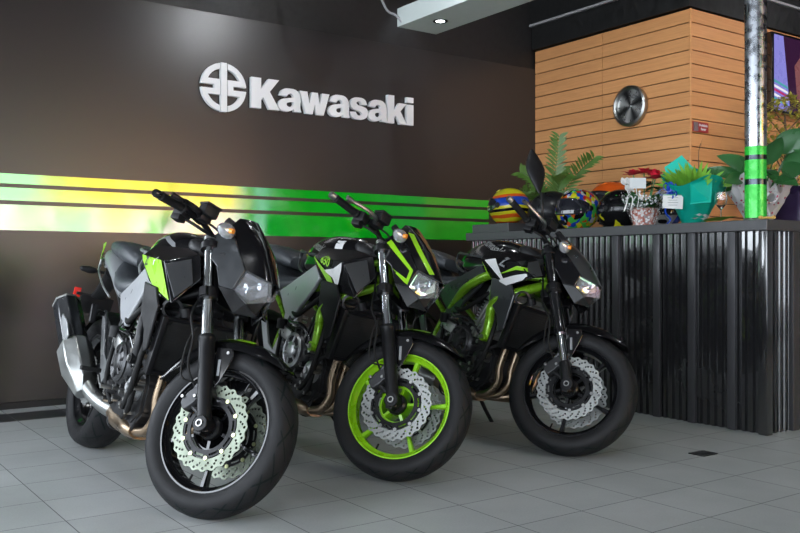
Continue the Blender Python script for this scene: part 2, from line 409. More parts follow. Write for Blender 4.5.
GA = [[(.69,0),(1,0),(.955,.14,1),(.95,.66,1),(.82,.92,1),(.5,1,1),(.18,.92,1),(.05,.67),(.35,.63),(.49,.78,1),(.63,.71,1),(.64,.61),(.40,.57,1),(.1,.46,1),(0,.25,1),(.09,.05,1),(.32,-.02,1),(.55,.03,1),(.67,.12)],
      [(.645,.44),(.64,.30,1),(.50,.19,1),(.36,.25,1),(.38,.36,1),(.52,.41,1)]]
GS = [[(0,.30),(.32,.33),(.40,.20,1),(.52,.17,1),(.67,.25,1),(.60,.34,1),(.38,.40,1),(.12,.50,1),(.03,.70,1),(.15,.92,1),(.5,1,1),(.84,.92,1),(.96,.69),(.65,.67),(.58,.80,1),(.46,.82,1),(.36,.74,1),(.44,.66,1),(.72,.60,1),(.95,.49,1),(1,.28,1),(.86,.06,1),(.5,-.02,1),(.13,.06,1)]]
GW = [[(0,1),(.20,0),(.43,0),(.5,.46),(.57,0),(.80,0),(1,1),(.75,1),(.675,.46),(.60,1),(.40,1),(.325,.46),(.25,1)]]
GK = [[(0,0),(.35,0),(.35,.27),(.43,.38),(.64,0),(1.02,0),(.66,.58),(1,1),(.62,1),(.35,.64),(.35,1),(0,1)]]
Gk = [[(0,0),(.34,0),(.34,.2),(.43,.30),(.63,0),(1,0),(.66,.46),(.97,.75),(.60,.75),(.34,.48),(.34,1),(0,1)]]
Gi = [[(0,0),(1,0),(1,.74),(0,.74)], [(0,.81),(1,.81),(1,1),(0,1)]]
for ch, x0, x1, hh in KW:
    bm = glyph({'K':GK,'a':GA,'w':GW,'s':GS,'k':Gk,'i':Gi}[ch])
    fit_box(bm, x0+.003, x1-.003, 1.989, 1.989+hh); sign_part('letter', bm)
# wood-clad block on the right
def plank_face(name, along, a0, a1, fixed, z0=0, z1=2.78, pitch=.1025):
    bm = B(); z = 2.78
    while z > z0:
        lo = max(z0, z-pitch)
        c, s = (a0+a1)/2, a1-a0
        if along == 'y': box(bm, (fixed+.01, c, (z+lo)/2), (.02, s, z-lo-.007), bev=.0015)
        else: box(bm, (c, fixed+.01, (z+lo)/2), (s, .02, z-lo-.007), bev=.0015)
        z -= pitch
    return struct(name, bm, 'wood_laminate', smooth=0)
plank_face('wall_wood_left', 'y', 4.125, 4.965, 5.55); 
plank_face('wall_wood_side', 'y', 4.968, 5.75, 5.55)
plank_face('wall_wood_front', 'x', 5.56, 11.0, 4.11)
bm = B(); box(bm, (8.4, 4.95, 1.39), (5.64, 1.63, 2.78)); struct('wall_wood_core', bm, 'wall_black', smooth=0)
bm = B(); box(bm, (5.557, 4.117, 1.39), (.018, .018, 2.78), bev=.004); struct('trim_2', bm, 'wood_laminate')
bm = B(); box(bm, (8.3, 4.93, 2.89), (5.56, 1.66, .20)); struct('trim_3', bm, 'wall_black', smooth=0)
bm = B(); box(bm, (5.5, 4.93, 3.0), (.03, 1.66, .018)); box(bm, (8.2, 4.085, 3.0), (5.4, .03, .018)); struct('trim_4', bm, 'plaster_dim', smooth=0)
bm = B(); box(bm, (8.3, 4.93, 3.13), (5.6, 1.7, .24)); struct('trim_5', bm, 'wall_black', smooth=0)
# hanging white beam with a recessed lamp
mb = thing('ceiling_beam', 'white boxed ceiling beam with one small round lamp', 'beam', (3.65, 2.0, 2.5), group=None)
bm = B(); box(bm, (0, .0, .063), (.335, 5.9, .126), bev=.003); obj('beam_box', bm, 'beam_white', mb, smooth=0)
bm = B()
for yy in (2.3, .2, -2): tube(bm, [(0,yy,.12),(0,yy,.78)], .012)
obj('hanger_rod', bm, 'beam_white', mb)
bm = B(); tube(bm, [(-.16,2.9,.02),(-.19,2.93,.07),(-.3,2.9,.10),(-.45,2.8,.28),(-.5,2.75,.72)], .008, 6); obj('cable', bm, 'plaster_dim', mb)
mat('lamp_glow', (1,1,1), .5, emit=((.93,.97,1), 14))
def downlight(x, y, z, label, energy=16, aim=None, grp=None):
    t = thing('downlight', label, 'lamp', (x, y, z), group=grp)
    bm = B(); lathe(bm, [(.03,0),(.048,0),(.05,-.004),(.03,-.003)], (0,0,0), (0,0,1), 24, closed=True); obj('lamp_ring', bm, 'black_satin', t)
    bm = B(); cyl(bm, (0,0,-.001), (0,0,-.0035), .029); obj('lamp_disc', bm, 'lamp_glow', t)
    aim = aim or (x, y, 0)
    light('downlight_beam', 'SPOT', (x, y, z-.02), energy, (.93,.97,1), aim, spot_size=R(95), spot_blend=.8, shadow_soft_size=.04)
downlight(3.63, 4.66, 2.5, 'small bright round lamp recessed in the white beam', 8)
for x, y in SPOTS:
    downlight(x, y, CZ, 'round lamp recessed in the black ceiling, out of the picture', 42, (x, y, 0) if y < 5 else (x, 5.6, 1), 'ceiling downlights')
for x, y, e, tg in ((3.4, 3.4, 62, (3.2, 5.75, 2.1)), (3.0, 3.2, 78, (5.5, 4.9, 1.9)), (5.2, 1.9, 78, (6.0, 4.1, 2.0)), (3.6, 2.4, 60, (5.5, 4.3, 2.0)), (7.4, 2.2, 70, (7.2, 4.1, 2.0))):  # unseen lamps added to brighten the white sign and the wood wall
    downlight(x, y, CZ, 'unseen round lamp added in the black ceiling to brighten the wood wall and sign', e, tg, 'added wall fill lamps')
# narrow lamps washing the top of the dark wall
for x, lab in ((2.62, 'small lamp washing the wall above the round emblem'), (4.12, 'small lamp washing the wall right of the lettering')):
    t = thing('wall_washer', lab, 'lamp', (x, 5.72, CZ))
    bm = B(); cyl(bm, (0,0,0), (0,0,-.05), .03); obj('lamp_body', bm, 'black_satin', t)
    light('wall_washer_beam', 'SPOT', (x, 5.55, CZ-.1), 14, (.75,.86,1), (x, 5.76, 2.5), spot_size=R(60), spot_blend=1, shadow_soft_size=.03)

# clock
ck = thing('wall_clock', 'round brushed steel wall clock with thin silver hands on the wood wall', 'clock', (5.545, 4.655, 2.13))
bm = B(); lathe(bm, [(0,0),(.155,0),(.162,-.012),(.160,-.04),(.143,-.05),(.132,-.04),(.130,-.012)], (0,0,0), (1,0,0), 64); obj('clock_case', bm, 'brushed_steel', ck)
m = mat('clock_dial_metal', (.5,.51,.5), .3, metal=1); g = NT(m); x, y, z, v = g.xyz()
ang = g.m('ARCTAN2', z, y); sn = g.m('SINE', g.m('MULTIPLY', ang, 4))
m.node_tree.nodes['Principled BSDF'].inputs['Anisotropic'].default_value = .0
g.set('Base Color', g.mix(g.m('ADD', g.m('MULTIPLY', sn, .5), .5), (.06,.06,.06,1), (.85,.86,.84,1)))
bm = B(); cyl(bm, (-.016,0,0), (-.013,0,0), .132, seg=64); obj('clock_dial', bm, 'clock_dial_metal', ck)
def hand(ang, ln, wd, back=.04):
    d = Vector((0, math.sin(ang), math.cos(ang))); n = Vector((0, d.z, -d.y)); o = Vector((-.02,0,0)); bm = B()
    plate(bm, [o-d*back-n*wd, o-d*back+n*wd, o+d*ln+n*wd*.5, o+d*ln-n*wd*.5], (-.002,0,0)); return bm
obj('hour_hand', hand(R(-40), .08, .004), 'chrome', ck); obj('minute_hand', hand(R(-48), .115, .0035), 'chrome', ck); obj('second_hand', hand(R(135), .12, .0015), 'black_satin', ck)
bm = B(); cyl(bm, (-.016,0,0), (-.026,0,0), .008); obj('clock_hub', bm, 'chrome', ck)
for k in range(12):
    bm = B(); a = R(30*k); box(bm, (-.017, .114*math.sin(a), .114*math.cos(a)), (.002, .005, .016), Matrix.Rotation(-a, 3, 'X')); obj('hour_mark', bm, 'black_satin', ck, smooth=0)

# small red notice
mat('notice_red', (.32,.02,.02), .4); mat('notice_gray', (.18,.14,.14), .4)
nt_ = thing('notice', 'small dark red notice with white text on the wood wall corner', 'sign', (5.66, 4.105, 1.905))
bm = B(); box(bm, (0,0,0), (.185,.006,.075)); obj('notice_board', bm, 'notice_red', nt_, smooth=0)
bm = B(); box(bm, (-.06,-.004,0), (.055,.002,.065)); lathe(bm, [(.012,0),(.02,0),(.02,-.003),(.012,-.003)], (-.06,-.004,0), (0,1,0), 20, closed=True); obj('notice_symbol', bm, 'notice_gray', nt_, smooth=0)
for k, zz in enumerate((.014, -.014)):
    bm = text_bm('Prohibido' if k == 0 else 'fumar', .026, .0005, .001); bm.transform(Matrix.Translation((.03, -.0042, zz)) @ Matrix.Rotation(pi/2, 4, 'X')); obj('notice_text', bm, 'sign_white', nt_, smooth=0)
# television
mat('tv_violet', (.1,.1,.3), .3, emit=((.16,.15,.42), 1)); mat('tv_magenta', (.2,.01,.08), .3, emit=((.33,.012,.09), 1)); mat('tv_white', (.3,.3,.3), .3, emit=((.6,.6,.66), 1))
mat('tv_dark', (.02,.005,.02), .15, emit=((.02,.006,.022), 1)); mat('tv_skin', (.1,.05,.04), .3, emit=((.14,.04,.05), 1)); mat('tv_teal', (.02,.2,.2), .3, emit=((.05,.22,.24), 1))
tv = thing('television', 'wall-mounted flat television showing a violet and magenta picture', 'television', (7.05, 4.07, 2.42))
bm = B(); box(bm, (0,0,0), (1.10,.05,.64), bev=.006); obj('tv_housing', bm, 'black_gloss', tv)
def scr(name, m_, pts, lift): 
    bm = B(); plate(bm, [(x, -.027-lift, z) for x, z in pts], (0,-.0006,0)); obj(name, bm, m_, tv, smooth=0)
scr('screen', 'tv_dark', [(-.53,-.3),(.53,-.3),(.53,.3),(-.53,.3)], 0)
scr('picture_panel', 'tv_violet', [(-.53,-.3),(-.30,-.3),(-.40,.3),(-.53,.3)], .001)
for k, (mm, z) in enumerate((('tv_teal',-.08),('tv_white',-.12),('tv_magenta',-.15),('tv_white',-.19),('tv_teal',-.22))):
    scr('picture_stripe', mm, [(-.53,z+.02),(-.34,z-.02),(-.335,z-.04),(-.53,z)], .002)
scr('picture_panel', 'tv_magenta', [(-.02,-.3),(.5,-.3),(.5,.28),(.05,.28),(.03,.1)], .001)
scr('picture_figure', 'tv_skin', [(-.2,-.2),(-.1,-.22),(-.08,.02),(-.04,.1),(-.09,.16),(-.1,.24),(-.15,.24),(-.16,.16),(-.24,.08),(-.22,-.05)], .002)

# ------------------------------------------------------------------ counter
ct = thing('reception_counter', 'long black corrugated metal counter with a dark gray top', 'counter', (4.13, 2.6, 0))
def corr(length, first):
    """corrugated sheet in the local plane: s along, d out; returns profile points"""
    pts = []; s = 0
    while s < length:
        for ds, d in ((0,0),(.012,0),(.018,.014),(.034,.014),(.040,0)):
            if s+ds <= length: pts.append((s+ds, d))
        s += .046
    pts.append((length, 0)); return pts
H0 = 1.051
def sheet(prof, fn):
    bm = B(); lo = [bm.verts.new(fn(s, d, .0)) for s, d in prof]; hi = [bm.verts.new(fn(s, d, H0)) for s, d in prof]
    for i in range(len(prof)-1): bm.faces.new((lo[i], lo[i+1], hi[i+1], hi[i]))
    return bm
obj('corrugated_front', sheet(corr(2.34, 0), lambda s, d, z: (.05-d, .04+s, z)), 'corrugated_black', ct, smooth=0)
obj('corrugated_side', sheet(corr(2.8, 0), lambda s, d, z: (.05+s, .04-d, z)), 'corrugated_black', ct, smooth=0)
bm = B(); box(bm, (.40,1.21,.52), (.66,2.33,1.05)); box(bm, (1.75,.36,.52), (2.3,.6,1.05)); obj('counter_core', bm, 'wall_black', ct, smooth=0)
def cpx(px):   # position along the front of a column seen at pixel px
    r = (px-400)/886; k = (.816*r+.578)/(-.578*r+.816); return 4.165/k-2.6
for px in (575, 617, 658, 693, 733):
    bm = B(); box(bm, (.028, cpx(px), .525), (.022, .048, 1.05), bev=.003); obj('counter_post', bm, 'counter_post', ct)
bm = B(); box(bm, (.035,.03,.525), (.05,.05,1.05), bev=.003); obj('corner_post', bm, 'corrugated_black', ct)
for xx in (.28, .62, 1.0): 
    bm = B(); box(bm, (xx, .02, .525), (.06,.03,1.05), bev=.003); obj('counter_post', bm, 'counter_post', ct)
bm = B(); box(bm, (.43,1.2,1.079), (.86,2.4,.056), bev=.004); box(bm, (1.8,.36,1.079), (2.2,.72,.056), bev=.004); obj('countertop', bm, 'countertop', ct, smooth=0)
for zz, yy in ((.9,.22),(.52,.03),(.88,1.6)):
    bm = B(); lathe(bm, [(0,-.004),(.005,-.003),(.007,0)], (.03,yy,zz), (1,0,0), 12); obj('rivet', bm, 'steel', ct)
bm = B(); box(bm, (4.345, 4.780, 1.137), (.35,.39,.06), bev=.004); obj('raised_shelf', bm, 'countertop', smooth=0, label='dark slab raised on the far left end of the counter top', category='shelf')
bm = B(); lathe(bm, [(0,0),(.055,0),(.055,1.39)], (0,0,0), (0,0,1), 40)
po = thing('steel_pole', 'round steel pole with green bands on the counter corner', 'pole', (4.21, 2.715, 1.107))
lathe(bm, [(.0551,1.39),(.055,CZ-1.107),(0,CZ-1.107)], (0,0,0), (0,0,1), 40); bmesh.ops.remove_doubles(bm, verts=bm.verts[:], dist=1e-3); obj('pole_tube', bm, 'pole_metal', po)
bm = B(); lathe(bm, [(0,.002),(.062,.002),(.06,.008),(.0556,.012)], (0,0,0), (0,0,1), 40); obj('pole_foot', bm, 'steel', po)
# floor drain
dr = thing('floor_drain', 'small dark square drain grate in the gray tiled floor', 'drain', (3.507, 2.53, 0))
bm = flat([[(-.052,-.042),(.052,-.042),(.052,.042),(-.052,.042)]]+[[(-.04+.02*i,-.033),(-.03+.02*i,-.033),(-.03+.02*i,.033),(-.04+.02*i,.033)] for i in range(5)], .004)
bm.transform(Matrix.Translation((0,0,.003))); obj('drain_grate', bm, 'black_engine', dr, smooth=0)
bm = B(); box(bm, (0,0,.0008), (.098,.078,.001)); obj('drain_pit', bm, 'wall_black', dr, smooth=0)

# ================================================================== motorcycles
RAKE = R(24.5); AXD = Vector((-math.sin(RAKE), 0, math.cos(RAKE))); FC = Vector((1.41, 0, .3)); P0 = Vector((1.51, 0, 0))
def A(t, y=0, f=0):   # point t up the fork from the axle, f forward of it
    return FC + AXD*t + Vector((0, y, 0)) + Vector((math.cos(RAKE), 0, math.sin(RAKE)))*f
def proj_decal(bm2, tree, side, lift=.0012):
    """lay a flat outline (x,z in its x,y) on the side of a body"""
    bmesh.ops.triangulate(bm2, faces=bm2.faces[:])
    for _ in range(2):
        es = [e for e in bm2.edges if e.calc_length() > .02]
        if es: bmesh.ops.subdivide_edges(bm2, edges=es, cuts=1); bmesh.ops.triangulate(bm2, faces=bm2.faces[:])
    bad = []; lasty = side*.15
    for v in bm2.verts:
        x, z = v.co.x, v.co.y; h = tree.ray_cast(Vector((x, side*1.0, z)), Vector((0, -side, 0)), 1.2)
        if h[0] is None: bad.append(v); v.co = (x, lasty, z); continue
        v.co = h[0]+Vector((0, side*lift, 0)); lasty = h[0].y
    bmesh.ops.delete(bm2, geom=bad, context='VERTS'); return bm2
def poly2(pts):
    bm = B(); bm.faces.new([bm.verts.new((x, z, 0)) for x, z in pts]); return bm
def wheel_parts(root, c, Ro, hw, rim, S, front, spec):
    cx, cz = c.x, c.z
    k = hw/.060; rr = Ro-.3
    bm = B()
    e = .046*k
    lathe(bm, [(.234,-e),(.234,-e+.006),(.222,-e+.010),(.207,-e+.024),(.207,e-.024),(.222,e-.010),(.234,e-.006),(.234,e),(.215,e),(.213,e-.010),(.196,e-.026),(.196,-e+.026),(.213,-e+.010),(.215,-e)], c, (0,1,0), 72, closed=True)
    lathe(bm, [(0,-.062),(.036,-.062),(.042,-.03),(.042,.03),(.036,.062),(0,.062)], c, (0,1,0), 28)
    lathe(bm, [(.070,-.050),(.079,-.050),(.079,.050),(.070,.050)], c, (0,1,0), 40, closed=True)
    for i in range(5):
        a = 2*pi*i/5+spec.get('spoke', .25); d = Vector((math.cos(a),0,math.sin(a))); t = Vector((-d.z,0,d.x)); rs = []
        for r, w_, h in ((.036,.010,.050),(.072,.009,.046),(.082,.010,.026),(.14,.008,.014),(.198,.012,.018)):
            p = c+d*r; rs.append([p+t*w_*sx+Vector((0,h*sy,0)) for sx, sy in ((1,.6),(.6,1),(-.6,1),(-1,.6),(-1,-.6),(-.6,-1),(.6,-1),(1,-.6))])
        loft(bm, rs)
    wh = obj('front_wheel' if front else 'rear_wheel', bm, rim, root, S, smooth=40, bevel=0)
    P = [(.221,-.78),(.232,-.93),(.247,-1.0),(.262,-.99),(.276,-.90),(.286,-.74),(.2935,-.52),(.2985,-.26),(.3,0)]
    prof = [((r if r < .262 else r)+rr*((r-.221)/.079), y*hw) for r, y in P]; prof += [(r, -y) for r, y in prof[-2::-1]]
    bm = B(); lathe(bm, prof, c, (0,1,0), 96, uv=True)
    for v in [f for f in bm.faces]: pass
    obj('tyre', bm, 'tyre', wh, S, smooth=60)
    sides = ((-1, 1) if front else (-1,)); Rd = .150 if front else .115
    for s in sides:
        yy = s*.068; n = 240; holes = []
        out = [((Rd+.0035*math.cos(24*t))*math.cos(t), (Rd+.0035*math.cos(24*t))*math.sin(t)) for t in [2*pi*i/n for i in range(n)]]
        ri = Rd-.040
        for q in range(24):
            a = 2*pi*q/24
            holes += [ring(.0052, 8, 0, (Rd-.009)*math.cos(a), (Rd-.009)*math.sin(a)), ring(.0046, 8, 0, (Rd-.018)*math.cos(a+.085), (Rd-.018)*math.sin(a+.085)), ring(.0046, 8, 0, (Rd-.026)*math.cos(a+.15), (Rd-.026)*math.sin(a+.15))]
        bm = flat([out, ring(ri, 60)]+holes, .0045)
        mm = Matrix.Translation(c+Vector((0,yy,0))) @ Matrix.Rotation(pi/2, 4, 'X'); bm.transform(mm)
        obj('brake_disc', bm, spec.get('disc', 'disc_steel'), wh, S, smooth=30)
        oc = [((ri-.004+.010*max(0, math.cos(10*t))**3)*math.cos(t), (ri-.004+.010*max(0, math.cos(10*t))**3)*math.sin(t)) for t in [2*pi*i/200 for i in range(200)]]
        wins = []
        for q in range(10):
            a0 = 2*pi*q/10+.12; a1 = a0+2*pi/10-.24
            wins.append(arc(ri-.010, a0, a1, 5)+arc(ri-.018, a1, a0, 5))
        bm = flat([oc, ring(max(.060, ri-.032), 40)]+wins, .006); bm.transform(mm)
        for f in bm.faces: f.material_index = 0
        for q in range(10):
            a = 2*pi*q/10; p = c+Vector((ri*math.cos(a)-.003*math.cos(a), yy, ri*math.sin(a)-.003*math.sin(a))); n0 = len(bm.faces)
            b2 = bmesh.new(); cyl(b2, p-Vector((0,.006,0)), p+Vector((0,.006,0)), .0075, seg=12)
            me = bpy.data.meshes.new('t'); b2.to_mesh(me); b2.free(); bm.from_mesh(me); bpy.data.meshes.remove(me); bm.faces.ensure_lookup_table()
            for f in bm.faces[n0:]: f.material_index = 1
        obj('disc_carrier', bm, ['black_satin', spec.get('bolt', 'steel')], wh, S, smooth=30)
    if front:
        for s in (-1, 1): bm = B(); lathe(bm, [(.018,.060),(.018,.078),(.034,.078),(.042,.070),(.044,.055)], c, (0,s,0), 30); obj('hub_cap', bm, 'black_satin', wh, S)
    bm = B(); y1 = .135 if front else .14
    lathe(bm, [(0,-y1+.006),(.008,-y1+.006),(.009,-y1-.003),(.013,-y1-.003),(.014,-y1+.004),(.020,-y1+.006),(.020,-y1+.014),(.016,-y1+.014),(.016,y1-.014),(.020,y1-.006),(0,y1)], c, (0,1,0), 18); obj('axle', bm, 'steel', wh, S, smooth=30)
    bm = B(); cyl(bm, c+Vector((-.05,0,-.196)), c+Vector((-.045,0,-.166)), .004); obj('valve_stem', bm, 'rubber', wh, S)
    if spec.get('stripe'):
        bm = B(); a0, a1 = -2.9, -.1
        for s in (-1, 1):
            L0 = arc(.2335, a0, a1, 50); L1 = arc(.227, a0, a1, 50)
            vs = [[bm.verts.new((c.x+x, s*(e+.0006), c.z+z)) for x, z in L] for L in (L0, L1)]
            for i in range(50): bm.faces.new((vs[0][i], vs[0][i+1], vs[1][i+1], vs[1][i]))
        obj('rim_stripe', bm, 'lime_paint', wh, S, label='thin lime green stripe on the black rim')
    return wh

def motorcycle(sp):
    c = sp['col']; root = thing('motorcycle', sp['label'], 'motorcycle', sp['loc'], group=None)
    m3 = Matrix(sp['mat']); root.rotation_euler = m3.to_euler()
    S = Matrix.Translation(P0) @ Matrix.Rotation(sp['steer'], 4, AXD) @ Matrix.Translation(-P0)
    I = None
    def part(name, bm, m, parent=None, steer=False, **k): return obj(name, bm, m, parent or root, S if steer else None, **k)
    def bolts(bm, pts, r=.006, axis=(0,-1,0), h=.006):
        for p in pts: p = Vector(p); cyl(bm, p, p+Vector(axis)*h, r, seg=8)
    rnd = random.Random(5)
    # ---- wheels
    wheel_parts(root, FC, .300, .060, c['rim'], S, True, sp)
    wheel_parts(root, Vector((0,0,.315)), .315, .086, c['rim_rear'], None, False, {'spoke': .6})
    # ---- fork
    for s in (-1, 1):
        y = s*.105; usd = sp['usd']; bm = B()
        if not usd:
            tube(bm, [A(-.028,y,-.002), A(0,y), A(.05,y), A(.14,y), A(.29,y), A(.318,y), A(.33,y)], [.020,.027,.026,.027,.029,.033,.030], 18, 3)
            lg = part('fork_leg', bm, 'black_satin', steer=True)
            bm = B(); tube(bm, [A(.30,y), A(.725,y)], .0212, 20, 1); part('fork_stanchion', bm, c['stanchion'], lg, True)
        else:
            tube(bm, [A(.255,y), A(.275,y), A(.29,y), A(.50,y), A(.725,y)], [.031,.032,.027,.027,.027], 20, 2)
            lg = part('fork_leg', bm, 'black_gloss', steer=True)
            bm = B(); tube(bm, [A(.05,y), A(.27,y)], .0205, 20, 1); part('fork_stanchion', bm, 'chrome', lg, True)
            bm = B(); tube(bm, [A(-.03,y), A(0,y), A(.05,y), A(.10,y), A(.115,y)], [.018,.027,.028,.026,.023], 18, 3); part('fork_foot', bm, 'black_satin', lg, True)
        bm = B(); lathe(bm, [(0,.012),(.012,.012),(.014,.006),(.024,.004),(.025,-.012)], A(.732,y), AXD, 20); part('fork_cap', bm, 'steel', lg, True)
        bm = B(); cyl(bm, A(0,y-.028*1,0), A(0,y+.028,0), .029, seg=24); box(bm, A(-.02,y,-.01), (.03,.044,.03)); part('axle_clamp', bm, 'black_satin', lg, True, bevel=.003)
        # caliper
        d = Vector((math.cos(R(133)),0,math.sin(R(133)))); tn = Vector((-d.z,0,d.x)); cc = FC+d*.128+Vector((0,s*.074,0)); bm = B(); rs = []
        for q, hh in ((-.062,.018),(-.052,.028),(-.02,.034),(.0,.030),(.02,.034),(.052,.028),(.062,.018)):
            o = cc+tn*q-d*(abs(q)*.25); rs.append([o+d*hh*a+Vector((0,b*s,0)) for a, b in ((1,.012),(.7,.034),(-.7,.034),(-1,.022),(-1,-.008),(1,-.026))])
        loft(bm, rs); n0 = len(bm.faces); bolts(bm, [cc+tn*q+d*o+Vector((0,s*.034,0)) for q, o in ((-.05,.012),(.045,.012),(0,-.012))], .0075, (0,s,0), .009); bm.faces.ensure_lookup_table(); n1 = len(bm.faces)
        for f in bm.faces[n0:n1]: f.material_index = 1
        tube(bm, [cc+tn*-.045+d*.02+Vector((0,s*.01,0)), A(.10,s*.095,-.01)], .010, 8, 1); tube(bm, [cc+tn*.03-d*.03+Vector((0,s*.018,0)), A(.03,s*.1,-.01)], .009, 8, 1); tube(bm, [cc+d*.02+Vector((0,s*.02,0)), A(.17,s*.1,-.01)], .011, 8, 1)
        cal = part('brake_caliper', bm, ['black_engine', 'steel'], steer=True, bevel=.002)
        bm = B(); bolts(bm, [cc+tn*q+d*o+Vector((0,s*.036,0)) for q, o in ((-.055,.0),(.055,-.005),(-.01,.03))], .0075, (0,s,0), .009); bm.free()
        bm = B(); tube(bm, [cc+d*.03+Vector((0,s*.02,0)), A(.22,s*.135,-.055), A(.32,s*.14,-.035), A(.42,s*.12,-.06), A(.52,s*.07,-.06), A(.62,s*.05,-.05)], .0045, 8); part('brake_hose', bm, 'rubber', steer=True)
        bm = B(); tube(bm, [cc+tn*-.03+d*.03+Vector((0,s*.02,0)), A(.18,s*.142,-.075), A(.29,s*.15,-.055), A(.36,s*.13,-.03)], .0035, 8); part('sensor_cable', bm, 'rubber', steer=True)
    # ---- fender
    bm = B(); rs = []
    a0, a1, n = R(54), R(160), 26
    for i in range(n+1):
        a = a0+(a1-a0)*i/n; e = min(1, (i+1.2)/7); q = min(1, (n-i+3)/8); hw = .070*(.55+.45*e)*(.8+.2*q); dr = .046*e*q
        o = FC+Vector((math.cos(a),0,math.sin(a)))*.0; d = Vector((math.cos(a),0,math.sin(a))); rr = .330
        rs.append([FC+d*(rr-dr*u)+Vector((0,hw*v,0)) for v, u in ((-1,1.0),(-.98,.45),(-.8,.10),(-.4,-.02),(0,-.07),(.4,-.02),(.8,.10),(.98,.45),(1,1.0))])
    loft(bm, rs, cap=False, close=False); bmesh.ops.solidify(bm, geom=bm.faces[:], thickness=.004); bmesh.ops.recalc_face_normals(bm, faces=bm.faces[:])
    ftree = BVHTree.FromBMesh(bm); fd = part('front_fender', bm, 'black_gloss', steer=True, smooth=50)
    for s in (-1, 1):
        bm = B(); yy = s*.079
        P = [(1.320,.575),(1.385,.585),(1.402,.56),(1.395,.51),(1.385,.46),(1.372,.43),(1.350,.42),(1.328,.5)]
        plate(bm, [(x, yy, z) for x, z in P], (0, s*.006, 0)); part('fender_stay', bm, 'black_gloss', fd, True, bevel=.003)
        bm = B(); box(bm, (1.362, s*.087, .505), (.010,.003,.06), Matrix.Rotation(-.3, 3, 'Y')); part('fender_tag', bm, 'gray_paint', fd, True)
        bm = B(); bolts(bm, [(1.375,s*.083,.565),(1.365,s*.083,.45)], .006, (0,s,0), .005); part('fender_bolt', bm, 'steel', fd, True)
    if c.get('fender_accent'):
        for s in (-1, 1):
            bm = B(); SP = ((113,.333,.048,.332,.052),(106,.3345,.040,.3255,.065),(98,.335,.036,.321,.0705),(90,.335,.038,.320,.071),(83,.333,.050,.324,.068))
            vs = [[bm.verts.new(FC+Vector((math.cos(R(a))*r_, s*y_, math.sin(R(a))*r_))) for a, r_, y_ in [(q[0], q[1+2*k], q[2+2*k]) for q in SP]] for k in (0, 1)]
            for i in range(4): bm.faces.new((vs[0][i], vs[0][i+1], vs[1][i+1], vs[1][i]))
            part('fender_decal', bm, 'lime_paint', fd, True, label='lime green accent on the black fender')
    # ---- clamps, bar
    bm = B(); Rk = Matrix.Rotation(-RAKE, 3, 'Y')
    for t, th in ((.695,.028),(.495,.042)):
        box(bm, A(t,0,-.030), (.085,.15,th), Rk)
        for s in (-1, 1): cyl(bm, A(t-th/2,s*.105), A(t+th/2,s*.105), .036, seg=20); box(bm, A(t,s*.085,-.012), (.05,.06,th), Rk)
        if t < .6:
            for s in (-1, 1): box(bm, A(t,s*.142,.004), (.03,.018,.036), Rk)
    cyl(bm, A(.46,0,-.0335), A(.70,0,-.0335), .028); part('triple_clamp', bm, 'black_satin', steer=True, bevel=.003)
    bm = B(); bx, bz, by = sp.get('bar', (.965,1.022,.38)); HB = [(bx,-by,bz),(1.035+(bx-.965)*.4,-.22,1.016),(1.068,-.14,1.012),(1.085,-.075,.985),(1.087,0,.980),(1.085,.075,.985),(1.068,.14,1.012),(1.035+(bx-.965)*.4,.22,1.016),(bx,by,bz)]
    tube(bm, HB, .0115, 12); hb = part('handlebar', bm, 'black_satin', steer=True)
    bm = B(); [cyl(bm, (1.085,s*.045,.94), (1.087,s*.045,.992), .016) for s in (-1, 1)]; box(bm, (1.087,0,.988), (.036,.12,.02)); part('bar_riser', bm, 'black_satin', hb, True, bevel=.003)
    for s in (-1, 1):
        g1 = Vector((bx+.002,s*(by-.005),bz+.001)); g0 = Vector((1.035+(bx-.965)*.4,s*.22,1.016)).lerp(g1, .2); d = (g1-g0).normalized(); ln = (g1-g0).length
        bm = B(); lathe(bm, [(.011,0),(.020,.001),(.020,.006)]+[(.0158+.0012*(i % 2), .01+i*(ln-.02)/24) for i in range(25)]+[(.018,ln-.008),(.011,ln)], g0, d, 18); part('handle_grip', bm, 'rubber', hb, True, smooth=50)
        bm = B(); lathe(bm, [(.011,0),(.0155,.002),(.0155,.022),(.012,.028),(0,.029)], g1, d, 18); part('bar_end', bm, 'steel' if c['lever'] != 'black_satin' else 'black_gloss', hb, True)
        bm = B(); box(bm, (1.035,s*.222,1.014), (.05,.055,.046), bev=.008); box(bm, (1.028,s*.225,.985), (.04,.045,.03), bev=.006); box(bm, (1.02,s*.22,1.04), (.02,.02,.012), bev=.003); part('switch_box', bm, 'black_plastic', hb, True)
        bm = B(); tube(bm, [(1.085,s*.185,1.022),(1.10,s*.225,1.026),(1.088,s*.28,1.030),(bx+.083,s*(by-.035),bz+.008),(bx+.065,s*(by+.005),bz+.008)], [.010,.009,.0065,.006,.008], 10, 5, flat=1.4); part('brake_lever' if s < 0 else 'clutch_lever', bm, c['lever'], hb, True)
        bm = B(); box(bm, (1.085,s*.165,1.020), (.05,.05,.03), Matrix.Rotation(s*.3, 3, 'Z'), .006); tube(bm, [(1.06,s*.14,1.016),(1.06,s*.19,1.018)], .017, 12, 1); lp = part('lever_perch', bm, 'black_satin', hb, True)
        if s < 0:
            bm = B(); box(bm, (1.105,-.172,1.046), (.055,.062,.04), Matrix.Rotation(-.35, 3, 'Z'), .006); box(bm, (1.105,-.172,1.070), (.060,.067,.009), Matrix.Rotation(-.35, 3, 'Z'), .003); part('brake_fluid_reservoir', bm, 'black_plastic', hb, True)
